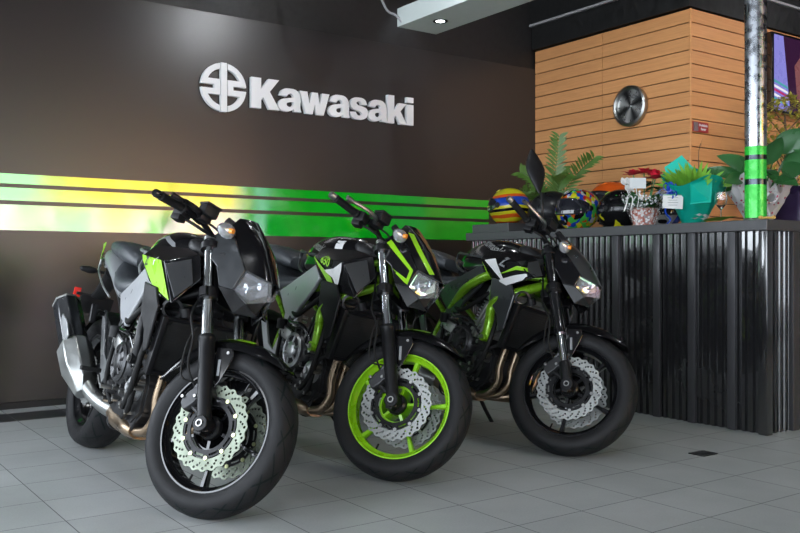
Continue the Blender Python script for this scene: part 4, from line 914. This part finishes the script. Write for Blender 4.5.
motorcycle(dict(label='middle motorcycle with a bright lime green front wheel rim and green frame', loc=(2.0549,4.3961,.0002), steer=.5945, usd=False, headers=(-.115,-.065,.05), spoke=.28,
    mat=[[-0.00884,0.97638,0.21587],[-0.99995,-0.00747,-0.00715],[-0.00537,-0.21592,0.9764]],
    col=D(rim='lime_paint', rim_rear='black_gloss', side_cover='silver_paint', lever='steel', hanger='silver_paint', tank_text=(.69,.965,-14,.052), cover='aluminium', fender_accent=True,
      tank_decals=[([(.83,1.01),(.88,1.01),(.93,.93),(.88,.93)],'white_paint','w')],
      cowl_decals=[([(1.135,.965),(1.15,.985),(1.30,.865),(1.298,.80),(1.285,.80),(1.285,.86)],'lime_paint'), ([(1.16,.865),(1.18,.862),(1.285,.80),(1.30,.795),(1.285,.82)],'lime_paint')],
      visor_decals=[([(1.20,1.045),(1.225,1.045),(1.375,.885),(1.36,.875)],'lime_paint')],
      shroud_decals=[([(.80,.925),(.845,.893),(1.03,.795),(1.085,.725),(1.055,.738),(.99,.785)],'lime_paint'), ([(.955,.828),(1.04,.835),(1.108,.862),(1.108,.83),(1.09,.745),(1.04,.795)],'white_paint')],
      texts=[('650',.965,.868,.055,-.3,'lime_paint')])))
motorcycle(dict(label='motorcycle beside the counter with black front wheel, thin lime rim stripe and one mirror', loc=(2.9667,4.3218,.0002), steer=.5537, usd=True, headers=(-.125,-.045,.045,.125), spoke=-.27, bar=(.955,1.045,.38), stripe=True, mirror=True,
    mat=[[-0.00759,0.96699,0.25469],[-0.99996,-0.00609,-0.00669],[-0.00492,-0.25473,0.967]],
    col=D(tall_shroud=True, side_cover='dark_gray_paint', blade='dark_gray_paint', head='aluminium', cyl='aluminium', pipes='steel', cover='black_engine', cover2='black_engine', lever='steel', tank_text=(.80,.975,-22,.058),
      cowl_side='black_gloss', cowl_top='dark_gray_paint', shroud='black_gloss',
      shroud_decals=[([(.875,.875),(.95,.885),(1.05,.775),(1.08,.745)],'white_paint'), ([(1.0,.77),(1.08,.745),(1.22,.785),(1.21,.81),(1.13,.80)],'white_paint'), ([(1.0,.80),(1.12,.845),(1.19,.84),(1.21,.82),(1.12,.825)],'lime_paint'), ([(.80,.90),(.83,.895),(.92,.79),(.90,.80)],'lime_paint')],
      texts=[('Z',1.02,.865,.07,-.3,'gray_paint')])))

# ================================================================== things on the counter
CT = 1.107
def pattern_mat(name, cols, scale=9, distort=.5, rough=.18, bands=None):
    m = mat(name, cols[0], rough, coat=.5); g = NT(m); x, y, z, v = g.xyz()
    n = g.n('TexNoise', {'Vector': v, 'Scale': scale*.6, 'Detail': 2.0}, out=1)
    vv = g.n('VectorMath', {0: v, 1: g.n('VectorMath', {0: n, 3: distort*.35}, operation='SCALE')}, operation='ADD')
    if bands:
        s = g.n('SeparateXYZ', [vv]); zz = s.node.outputs[2]
        f = g.n('MapRange', {'Value': zz, 'From Min': bands[0], 'From Max': bands[1]})
    else:
        vo = g.n('TexVoronoi', {'Vector': g.n('Mapping', {'Vector': vv, 'Scale': (1, 1, .55)}), 'Scale': scale}, out=1); f = g.n('SeparateColor', [vo])
    cr = g.t.nodes.new('ShaderNodeValToRGB'); cr.color_ramp.interpolation = 'CONSTANT'; e = cr.color_ramp.elements
    while len(e) < len(cols): e.new(.5)
    for i, c in enumerate(cols): e[i].position = i/len(cols); e[i].color = (*c, 1)
    g.t.links.new(f, cr.inputs[0]); g.set('Base Color', cr.outputs[0])
BLU, ORG, YEL, GRN, WHT, BLK, REDC = (.02,.09,.6), (.85,.16,.02), (.85,.8,.03), (.10,.65,.10), (.75,.75,.75), (.01,.01,.012), (.7,.03,.02)
pattern_mat('helmet_blue_bands', [ORG,ORG,YEL,ORG,YEL,BLK,YEL,BLU,BLU,BLU,ORG,YEL], 5, .16, bands=(0,.255))
pattern_mat('helmet_flowers', [BLU,WHT,GRN,ORG,BLU,YEL,BLK,GRN,REDC,YEL], 38, .12)
pattern_mat('helmet_flame', [BLK,BLK,BLK,BLK,ORG,BLK,ORG,ORG,ORG], 7, .2, bands=(0,.29))
pattern_mat('helmet_black_green', [BLK,BLK,BLK,BLK,YEL,BLK,BLK,BLK,GRN,BLK,BLK,BLK], 15, .3)
pattern_mat('helmet_white_blue', [WHT,WHT,BLU,WHT,(.5,.55,.62),WHT,BLU], 7, .3)
mat('helmet_matte', (.02,.021,.024), .32); mat('visor', (.012,.013,.018), .07, coat=.6); mat('visor_dark', (.008,.008,.01), .12, coat=.3)
mat('neck_lime', (.45,.7,.03), .4)
def helmet(label, loc, face, shell, tilt=0, sc=1, chin=None, vis='visor'):
    """face = heading angle of the helmet front"""
    t = thing('motorcycle_helmet', label, 'helmet', loc, (0, 0, face), 'helmets on the counter')
    def pt(th, ph, off=0):
        cx, sx, cz, sz = math.cos(th), math.sin(th), math.cos(ph), math.sin(ph)
        x = .158*cz*cx; y = .122*cz*sx; z = .135*sz
        if cx > 0: x += .026*max(0, -sz+.25)*cx**2; y *= 1+.04*max(0, -sz)
        if cx < 0 and sz < 0: x *= 1-.35*sz*sz
        if sz < -.2: y *= 1-.28*(-sz-.2)**1.2; x *= 1-.10*(-sz-.2)
        l = 1+off/.14; return Vector((x*l, y*l, z*l))*sc
    zb = .135*math.sin(R(-62))*sc; base = Vector((0, 0, -zb+.0065))
    n, k = 44, 26; bm = B(); rows = []
    for i in range(k+1):
        ph = R(-62)+(R(90)-R(-62))*i/k
        rows.append([bm.verts.new(pt(2*pi*j/n, ph)+base) for j in range(n)] if i < k else [bm.verts.new(pt(0, R(90))+base)])
    for i in range(k):
        for j in range(n):
            if i < k-1: bm.faces.new((rows[i][j], rows[i][(j+1)%n], rows[i+1][(j+1)%n], rows[i+1][j]))
            else: bm.faces.new((rows[i][j], rows[i][(j+1)%n], rows[k][0]))
    bmesh.ops.solidify(bm, geom=bm.faces[:], thickness=.012); obj('helmet_shell', bm, shell, t, smooth=60)
    def patch(t0, t1, p0, p1, off, n=22, m_=8, curve=.0):
        bm = B(); vs = []
        for i in range(m_+1):
            vs.append([])
            for j in range(n+1):
                u = j/n*2-1; th = t0+(t1-t0)*j/n; mid = (p0+p1)/2; e = (1-abs(u)**4*.55)
                ph = mid+((p0+(p1-p0)*i/m_)-mid)*e+curve*u*u
                vs[-1].append(bm.verts.new(pt(th, ph, off)+base))
        for i in range(m_):
            for j in range(n): bm.faces.new((vs[i][j], vs[i][j+1], vs[i+1][j+1], vs[i+1][j]))
        bmesh.ops.recalc_face_normals(bm, faces=bm.faces[:]); bmesh.ops.solidify(bm, geom=bm.faces[:], thickness=-.003); return bm
    obj('visor_gasket', patch(R(-78), R(78), R(-15), R(31), .002, curve=-.04), 'black_satin', t, smooth=60)
    obj('helmet_visor', patch(R(-80), R(80), R(-11), R(27), .0055, curve=-.04), vis, t, smooth=60)
    for s in (-1, 1):
        p = pt(s*R(84), R(3), .002)+base; bm = B(); lathe(bm, [(0,.010),(.014,.009),(.019,.004),(.020,0)], p, (0,s,0), 20); obj('visor_pivot', bm, 'black_satin', t)
    obj('chin_vent', patch(R(-16), R(16), R(-40), R(-28), .004, 8, 4), 'black_satin', t)
    for s in (-1, 1): obj('top_vent', patch(s*R(30)-.12, s*R(30)+.12, R(50), R(64), .003, 6, 5), chin or shell, t, smooth=60)
    bm = B(); lo = [pt(2*pi*j/40, R(-62), .001)+base for j in range(40)]; lo.append(lo[0]); tube(bm, lo, .007, 8, 1, cap=False); bm.transform(Matrix.Translation((0,0,.007))); obj('neck_trim', bm, chin or 'rubber', t, smooth=60)
    return t
CAMF = math.atan2(.816, .578)
SL = math.atan2(.578, -.816)          # heading that points to the left of the picture
helmet('blue, orange and yellow helmet alone on the raised slab at the far counter end', (4.34,4.76,1.170), SL-.75, 'helmet_blue_bands', sc=1.0)
helmet('plain matte black helmet right behind the motorcycle mirror', (4.43,4.42,CT), SL+3.4, 'helmet_matte', sc=1.08, vis='visor_dark')
helmet('colourful flower-patterned helmet with a large dark visor', (4.39,4.13,CT), SL+.55, 'helmet_flowers', sc=1.05)
helmet('black helmet with a bright orange crown, behind the flower-patterned one', (4.79,4.20,CT+.06), SL+.4, 'helmet_flame', sc=1.12)
hs = thing('helmet_stand', 'low black round stand under the orange-crowned helmet', 'stand', (4.79,4.20,CT))
bm = B(); lathe(bm, [(0,0),(.09,0),(.09,.01),(.06,.018),(.06,.048),(.09,.054),(.09,.062),(0,.062)], (0,0,0), (0,0,1), 36); obj('stand_body', bm, 'black_satin', hs)
helmet('black helmet with lime neck trim beside the clear-wrapped flower pot', (4.47,3.85,CT), SL-.9, 'helmet_black_green', sc=.98, chin='neck_lime', vis='visor_dark')
helmet('white and blue helmet half hidden behind the turquoise bouquet', (4.80,3.76,CT), SL+1.2, 'helmet_white_blue', sc=1.0)
bm = B(); box(bm, (0,0,.03), (.26,.22,.06), None, .01)
# ---- foliage helpers
def leaf(bm, base, d, length, width, droop=.3, fold=.15, n=8, up=(0,0,1), tip=1.0):
    d = Vector(d).normalized(); up = Vector(up); s = d.cross(up)
    if s.length < .05: s = Vector((1,0,0))
    s.normalize(); p = Vector(base); rows = []
    for i in range(n+1):
        t = i/n; w_ = width*.5*math.sin(pi*min(1, t**.75*.98+.02))**.8*(1 if t < 1 else 0)+.0004
        nrm = s.cross(d).normalized()
        rows.append((bm.verts.new(p-s*w_+nrm*fold*w_), bm.verts.new(p.copy()), bm.verts.new(p+s*w_+nrm*fold*w_)))
        d = (d+Vector((0,0,-droop/n))*1).normalized(); p = p+d*(length/n)
    for i in range(n):
        for k in (0, 1): bm.faces.new((rows[i][k], rows[i][k+1], rows[i+1][k+1], rows[i+1][k]))
    return bm
mat("leaf_palm", (.075,.16,.025), .45, colvar=.4, scale=6); mat('leaf_deep', (.035,.14,.04), .3, colvar=.5, scale=5, coat=.2); mat('leaf_bright', (.20,.48,.05), .4, colvar=.5, scale=14)
mat('leaf_yellow', (.38,.36,.06), .5, colvar=.5, scale=9); mat('leaf_mid', (.06,.22,.05), .4, colvar=.4, scale=10)
mat('petal_white', (.85,.83,.80), .5, colvar=.08); mat('petal_red', (.80,.03,.07), .45, colvar=.4, scale=20); mat('bark', (.12,.075,.04), .8); mat('soil', (.03,.02,.015), .9)
mat('pot_white', (.6,.58,.55), .4); mat('paper_teal', (.0,.50,.38), .5, colvar=.12, scale=5, bump=.2, bscale=30); mat('ribbon_blue', (.01,.06,.45), .3, coat=.3); mat('card_white', (.82,.83,.82), .5); mat('ink', (.12,.14,.16), .6); mat('card_green', (.1,.4,.2), .5)
mat('glass', (1,1,1), .03, trans=1, ior=1.45, var=0); mat('bag_purple', (.035,.02,.07), .35, colvar=.5, scale=20); mat('straw', (.6,.38,.10), .6)
# palm
rnd = random.Random(11)
pm = thing('potted_palm', 'feathery green palm standing behind the black helmet on the counter', 'plant', (4.70, 4.70, CT))
bm = B(); lathe(bm, [(0,0),(.06,0),(.078,.13),(.085,.135),(.08,.145),(.07,.135),(0,.125)], (0,0,0), (0,0,1), 28); obj('plant_pot', bm, 'pot_white', pm)
def frond(root, base, tip, sag, n=15, ll=.10, m_='leaf_palm'):
    b, e = Vector(base), Vector(tip); bm = B(); P = []
    for i in range(9):
        t = i/8; P.append(b.lerp(e, t)+Vector((0,0,sag*math.sin(pi*t))))
    tube(bm, P, [.004-.0003*i for i in range(9)], 6, 2)
    for i in range(n):
        t = .28+.72*i/(n-1); k = t*8; j = min(7, int(k)); p = P[j].lerp(P[j+1], k-j); d = (P[j+1]-P[j]).normalized()
        for s in (-1, 1):
            side = Vector((-.5, .85, 0)) if s < 0 else Vector((.6,-.8,0)); q = (d*.85+side*(.75)+Vector((0,0,rnd.uniform(-.05,.25)))).normalized()
            leaf(bm, p, q, ll*(1.1-.5*abs(t-.5))*rnd.uniform(.85,1.1), .020, .55, .1, 5, up=(-.55,-.8,.4))
    obj('palm_frond', bm, m_, root, smooth=60)
# crop anchors are world offsets from the pot
for tip, sag, n in (((-.02,-.10,.70),.03,17), ((.02,-.40,.52),.06,15), ((-.10,.22,.46),.08,15), ((-.12,.36,.30),.10,14), ((-.1,-.26,.40),.08,13), ((.22,.10,.50),.06,13), ((-.14,.05,.30),.06,12)):
    frond(pm, (0,0,.12), tip, sag, n)
# small variegated plant at the end
vp = thing('small_plant', 'small yellow-green plant between the two left helmets', 'plant', (4.73, 4.47, CT))
bm = B(); lathe(bm, [(0,0),(.04,0),(.05,.09),(.045,.09),(0,.085)], (0,0,0), (0,0,1), 20); obj('plant_pot', bm, 'pot_white', vp)
bm = B()
for i in range(26):
    a = rnd.uniform(0, 6.28); leaf(bm, (.02*math.cos(a), .02*math.sin(a), .09), (math.cos(a)*.8, math.sin(a)*.8, rnd.uniform(.7,1.8)), rnd.uniform(.06,.12), .03, .8)
obj('foliage', bm, 'leaf_yellow', vp, smooth=60)
# ---- clear-wrapped flower pot
m = mat('dotted_cellophane', (.9,.9,.9), .15, var=0); g = NT(m); x, y, z, v = g.xyz()
vo = g.n('TexVoronoi', {'Vector': v, 'Scale': 60.0}); no = g.n('TexNoise', {'Vector': v, 'Scale': 28.0, 'Detail': 3.0})
g.set('Alpha', g.m('ADD', g.m('MULTIPLY', g.m('LESS_THAN', vo, .40), .9), g.m('MULTIPLY', g.m('GREATER_THAN', no, .60), .35)))
pattern_mat('pot_foil', [(.55,.25,.20),(.8,.7,.66),(.45,.16,.12),(.75,.55,.5),(.6,.3,.26)], 60, .1)
fp = thing('wrapped_flower_pot', 'pot of white cyclamen and red poinsettia in clear dotted wrap with a white card', 'plant', (4.38, 3.58, CT))
bm = B(); lathe(bm, [(0,0),(.065,0),(.088,.10),(.092,.115),(.085,.115),(0,.10)], (0,0,0), (0,0,1), 32); obj('plant_pot', bm, 'pot_foil', fp)
def wrap_cone(r0, r1, h, z0, ruff, n=72, rows=10, jag=.03, seed=1, ph=0):
    rr = random.Random(seed); off = [rr.uniform(-1,1) for _ in range(n)]; bm = B(); V = []
    for i in range(rows+1):
        t = i/rows; row = []
        for j in range(n):
            a = 2*pi*j/n; k = math.sin(a*9+ph)*.5+math.sin(a*5+1+ph)*.5+off[j]*.25
            r = r0+(r1-r0)*t**1.2+ruff*t*k; z = z0+h*t+(jag*t*(math.sin(a*4+ph)+.6*off[j]) if t > .5 else 0); row.append(bm.verts.new((r*math.cos(a), r*math.sin(a), z)))
        V.append(row)
    for i in range(rows):
        for j in range(n): bm.faces.new((V[i][j], V[i][(j+1)%n], V[i+1][(j+1)%n], V[i+1][j]))
    return bm
obj('clear_wrap', wrap_cone(.070, .145, .19, .005, .014, jag=.02, seed=4), 'dotted_cellophane', fp, smooth=40)
bm = B()
for i in range(48):
    a = rnd.uniform(0, 6.28); e = rnd.uniform(.3, 1.5); leaf(bm, (.04*math.cos(a), .04*math.sin(a), .10), (math.cos(a), math.sin(a), e), rnd.uniform(.09,.17), .055, .6)
obj('foliage', bm, 'leaf_deep', fp, smooth=60)
def petals(bm, c, r, n, w_, cone=.6, lean=(0,0,1)):
    for i in range(n):
        a = 2*pi*i/n+rnd.random()*.4; leaf(bm, c, (math.cos(a), math.sin(a), cone*rnd.uniform(.6,1.3)), r*rnd.uniform(.85,1.1), w_, .4)
for k, (px_, py_, pz_) in enumerate(((-.08,.03,.25),(-.05,.075,.22),(-.09,-.01,.235),(-.07,.09,.26))):
    bm = B(); tube(bm, [(px_*.3,py_*.3,.1),(px_*.8,py_*.8,pz_-.06),(px_,py_,pz_)], .003, 6); 
    for i in range(6):
        a = 6.28*i/6; leaf(bm, (px_,py_,pz_), (math.cos(a)*.8, math.sin(a)*.8, .8), .058, .050, -.6)
    obj('cyclamen_flower', bm, 'petal_white', fp, smooth=60)
for k, (px_, py_, pz_) in enumerate(((.02,.02,.335),(.0,-.08,.29),(.05,-.03,.32),(-.02,.07,.325))):
    bm = B(); tube(bm, [(px_*.3,py_*.3,.1),(px_,py_,pz_)], .004, 6, 1); obj('flower_stem', bm, 'leaf_mid', fp)
    bm = B(); petals(bm, (px_,py_,pz_), .085, 9, .044, .45); petals(bm, (px_,py_,pz_+.004), .055, 7, .034, 1.0); obj('poinsettia_flower', bm, 'petal_red', fp, smooth=60)
    bm = B(); petals(bm, (px_,py_,pz_-.05), .085, 6, .04, .0); obj('foliage', bm, 'leaf_deep', fp, smooth=60)
bm = B(); Rc = Matrix.Rotation(-CAMF-1.4, 3, 'Z'); Rf = Matrix.Rotation(math.atan2(-.578,.816), 3, 'Z')
box(bm, (-.11,-.04,.262), (.098,.002,.064), Rf); obj('gift_card', bm, 'card_white', fp, smooth=0)
bm = B(); tube(bm, [(-.05,-.02,.10),(-.107,-.038,.25)], .0015, 6, 1); obj('card_stick', bm, 'straw', fp)
for k in range(3):
    bm = B(); a = 3.6+k*.35; tube(bm, [(-.075,.03,.16),(-.10+.05*math.cos(a),.03+.05*math.sin(a),.19),(-.09+.1*math.cos(a),.03+.1*math.sin(a),.14+.02*k),(-.10+.13*math.cos(a),.02+.1*math.sin(a),.09+.01*k)], .004, 6, 5, flat=.3); obj('ribbon_curl', bm, 'petal_white', fp)
# ---- turquoise bouquet
tb = thing('wrapped_bouquet', 'green leafy bouquet in turquoise paper with a blue bow and white card', 'bouquet', (4.36, 3.21, CT))
bm = B(); V = []; n = 40
for i in range(8):
    t = i/7; row = []
    for j in range(n):
        a = 2*pi*j/n; back = math.cos(a-1.1); r = .062+.115*t**1.1+.010*t*math.sin(7*a)
        z = .245*t+(max(0, back)**3*.14*t*t)+.03*t*t*math.sin(3*a+1.0); row.append(bm.verts.new((r*math.cos(a), r*math.sin(a), z)))
    V.append(row)
for i in range(7):
    for j in range(n): bm.faces.new((V[i][j], V[i][(j+1)%n], V[i+1][(j+1)%n], V[i+1][j]))
bmesh.ops.solidify(bm, geom=bm.faces[:], thickness=.002); obj('paper_wrap', bm, 'paper_teal', tb, smooth=30)
bm = B(); plate(bm, [(-.165,-.10,.22),(-.06,-.17,.26),(-.04,-.145,.12),(-.115,-.06,.11)], (-.002,-.002,0)); obj('paper_fold', bm, 'paper_teal', tb, smooth=20); bm = B(); plate(bm, [(-.02,.155,.25),(-.02,.19,.35),(.05,.12,.42),(.10,.03,.30)], (.002,.002,0)); obj('paper_fold', bm, 'paper_teal', tb, smooth=20)
bm = B()
for i in range(120):
    a = rnd.uniform(0, 6.28); q = rnd.uniform(.1,1.1); leaf(bm, (.09*q*math.cos(a), .09*q*math.sin(a), .19), (math.cos(a)*q, math.sin(a)*q, rnd.uniform(.5,1.3)), rnd.uniform(.10,.19), .028, .5, up=(-.6,-.8,.6))
obj('foliage', bm, 'leaf_bright', tb, smooth=60)
bm = B(); tube(bm, [(.03,-.02,.2),(.02,-.02,.40),(.025,-.03,.47)], .0022, 6); leaf(bm, (.025,-.03,.43), (.1,-.1,1), .07, .008, .1); obj('flower_spike', bm, 'bark', tb)
for k in range(9):
    a = k*.7; bm = B(); c0 = Vector((-.165,.045,.185)); d = Vector((-.3*math.cos(a*1.3), .65*math.cos(a)-.3, math.sin(a))).normalized(); q = d.cross(Vector((1,0,0))).normalized()
    tube(bm, [c0, c0+d*.035+q*.018, c0+d*.055, c0+d*.035-q*.018, c0], .0075, 6, 6, flat=.3); obj('bow_loop', bm, 'ribbon_blue', tb, smooth=60)
bm = B(); tube(bm, [(-.165,.045,.18),(-.165,.06,.12),(-.15,.08,.07),(-.13,.06,.03),(-.15,.07,.004)], .006, 6, 5, flat=.4); obj('ribbon_tail', bm, 'ribbon_blue', tb)
bm = B(); box(bm, (-.175,.01,.128), (.115,.003,.080), Rf @ Matrix.Rotation(.05, 3, 'Y')); cd = obj('gift_card', bm, 'card_white', tb, smooth=0)
for k in range(4):
    bm = B(); box(bm, Vector((-.175,.01,.150-.014*k))+Vector((-.0017*.578*1.2,-.0017*.816*1.2,0)), (.06-.01*(k % 2),.0008,.0018), Rf); obj('card_writing', bm, 'ink', cd, smooth=0)
bm = B()
box(bm, Vector((-.175,.01,.166))+Vector((-.0014,-.002,0)), (.115,.001,.005), Rf); obj('card_edge', bm, 'card_green', cd, smooth=0)
# ---- wine glass and little white flowers
wg = thing('wine_glass', 'empty stemmed wine glass between the turquoise bouquet and the pole', 'glass', (4.27, 2.965, CT))
bm = B(); lathe(bm, [(0,.004),(.030,.003),(.031,.001),(.030,0),(.004,.001)], (0,0,0), (0,0,1), 32); lathe(bm, [(.0035,.003),(.0035,.07),(.010,.078),(.028,.10),(.034,.13),(.030,.17),(.0285,.17),(.032,.13),(.026,.102),(.008,.082),(0,.081)], (0,0,0), (0,0,1), 32); obj('glass_body', bm, 'glass', wg, smooth=60)
sf = thing('flower_bunch', 'small bunch of white blossoms lying at the foot of the wine glass', 'flowers', (4.20, 3.045, CT))
for k in range(5):
    bm = B(); c0 = (rnd.uniform(-.03,.03), rnd.uniform(-.05,.04), .016+.006*k); petals(bm, c0, .028, 7, .018, .6); obj('blossom', bm, 'petal_white', sf, smooth=60)
bm = B()
for k in range(7): leaf(bm, (.06,-.02*k+.04,.008), (-.3,-1,.25), .16, .022, .2)
obj('foliage', bm, 'leaf_bright', sf, smooth=60)
# ---- white spotted wrap with large leaves
m = mat('spotted_paper', (.8,.78,.78), .5); g = NT(m); x, y, z, v = g.xyz(); vo = g.n('TexVoronoi', {'Vector': v, 'Scale': 38.0})
g.set('Base Color', g.mix(g.m('LESS_THAN', vo, .26), (.8,.79,.79,1), (.50,.05,.11,1)))
lp = thing('wrapped_peace_lily', 'large glossy dark leaves in crumpled white paper with red spots, behind the pole', 'plant', (4.62, 2.96, CT))
bm = wrap_cone(.07, .20, .24, .0, .035, jag=.05, seed=9, ph=.6)
for v_ in bm.verts: v_.co.x *= .8
bmesh.ops.solidify(bm, geom=bm.faces[:], thickness=.002); obj('paper_wrap', bm, 'spotted_paper', lp, smooth=25)
bm = B(); c0 = Vector((-.14,-.11,.12))
for s in (-1, 1):
    q = Vector((.816,-.578,0))*s; tube(bm, [c0, c0+q*.05+Vector((0,0,.05)), c0+q*.085+Vector((0,0,.03)), c0+q*.06-Vector((0,0,.01)), c0], .018, 8, 6, flat=.35); tube(bm, [c0, c0+q*.03-Vector((0,0,.05)), c0+q*.05-Vector((0,0,.105))], .016, 8, 5, flat=.3)
obj('paper_bow', bm, 'spotted_paper', lp, smooth=40)
bm = B()
for px_, py_, pz_, dx, dy, dz, L_, W_ in ((-.05,.10,.27,-.3,.8,.55,.24,.085),(.0,.05,.30,-.5,.5,.75,.22,.10),(-.05,.12,.22,-.5,.9,.15,.2,.08),(-.05,-.03,.30,-.6,-.1,.8,.22,.10),(-.05,-.08,.33,-.3,-.5,.8,.22,.10),(-.02,-.12,.40,.1,-.6,.55,.26,.12),(.0,-.15,.33,.0,-.9,.35,.22,.10),(-.1,-.10,.30,-.5,-.6,-.1,.2,.085),(.05,.08,.28,.3,.7,.7,.24,.1),(-.12,.02,.25,-.8,.1,.2,.16,.08),(-.06,-.14,.24,-.2,-.9,.1,.17,.08),(-.05,.05,.24,-.4,.6,.6,.26,.085),(0,-.2,.42,.2,-.7,.1,.25,.11),(-.05,-.18,.26,-.3,-.8,.5,.2,.09)):
    tube(bm, [(0,0,.05),(px_*.6,py_*.6,pz_*.7),(px_,py_,pz_)], .004, 6); leaf(bm, (px_,py_,pz_), (dx,dy,dz), L_, W_*1.1, .7, .15, 10, up=(-.6,-.8,.5))
obj('foliage', bm, 'leaf_deep', lp, smooth=60)
# ---- dark purple bundle, straw ornament
gb = thing('gift_bag', 'dark purple shiny gift bag at the right end of the counter', 'bag', (4.90, 2.92, CT))
bm = B(); rs = []
for z_, a_, b_ in ((0,.09,.11),(.07,.095,.115),(.14,.08,.10),(.19,.06,.085),(.215,.075,.10)):
    rs.append([(a_*math.copysign(abs(math.cos(t))**.6, math.cos(t))*(1+.05*math.sin(5*t)), b_*math.copysign(abs(math.sin(t))**.6, math.sin(t)), z_+.012*math.sin(7*t)*(z_ > .1)) for t in [2*pi*i/36 for i in range(36)]])
loft(bm, rs); obj('bag_body', bm, 'bag_purple', gb, smooth=35)
bm = B(); tube(bm, [(-.05,-.03,.20),(-.06,0,.26),(-.05,.03,.20)], .004, 8); obj('bag_handle', bm, 'ribbon_blue', gb)
so_ = thing('straw_ornament', 'small golden straw knot at the foot of the steel pole', 'ornament', (4.185, 2.632, CT))
bm = B(); tube(bm, [(-.03,.02,.008),(-.01,.0,.010),(.02,-.018,.009)], .006, 8); lathe(bm, [(0,.010),(.009,.006),(.011,0),(.009,-.006),(0,-.010)], (.025,-.02,.012), (0,0,1), 14); lathe(bm, [(0,.010),(.009,.006),(.011,0),(.009,-.006),(0,-.010)], (-.03,.02,.012), (0,0,1), 14); obj('straw_knot', bm, 'straw', so_)
# ---- potted tree behind the counter
tr = thing('potted_tree', 'small yellow-green leafy tree behind the counter in front of the television', 'plant', (6.12, 3.70, 0))
bm = B(); lathe(bm, [(0,0),(.16,0),(.2,.36),(.21,.38),(.19,.38),(0,.34)], (0,0,0), (0,0,1), 32); obj('plant_pot', bm, 'pot_white', tr)
bm = B(); tube(bm, [(0,0,.3),(.02,.01,1.0),(0,0,1.7),(.02,.02,2.0)], [.022,.018,.014,.006], 10)
for k in range(12):
    a = k*2.4; tube(bm, [(0,0,1.35+.05*k),(.09*math.cos(a),.09*math.sin(a),1.45+.05*k),(.17*math.cos(a),.17*math.sin(a),1.52+.05*k)], .005, 6)
obj('trunk', bm, 'bark', tr)
bm = B()
for k in range(1100):
    u = rnd.uniform(-1, 1); a = rnd.uniform(0, 6.28); r = rnd.uniform(.55,1)*(1-u*u)**.5*.27; leaf(bm, (r*math.cos(a), r*math.sin(a), 1.72+.40*u), (rnd.uniform(-1,1), rnd.uniform(-1,1), rnd.uniform(-.3,1)), rnd.uniform(.04,.06), .024, .4, .2, 3)
obj('foliage', bm, 'leaf_yellow', tr, smooth=60)
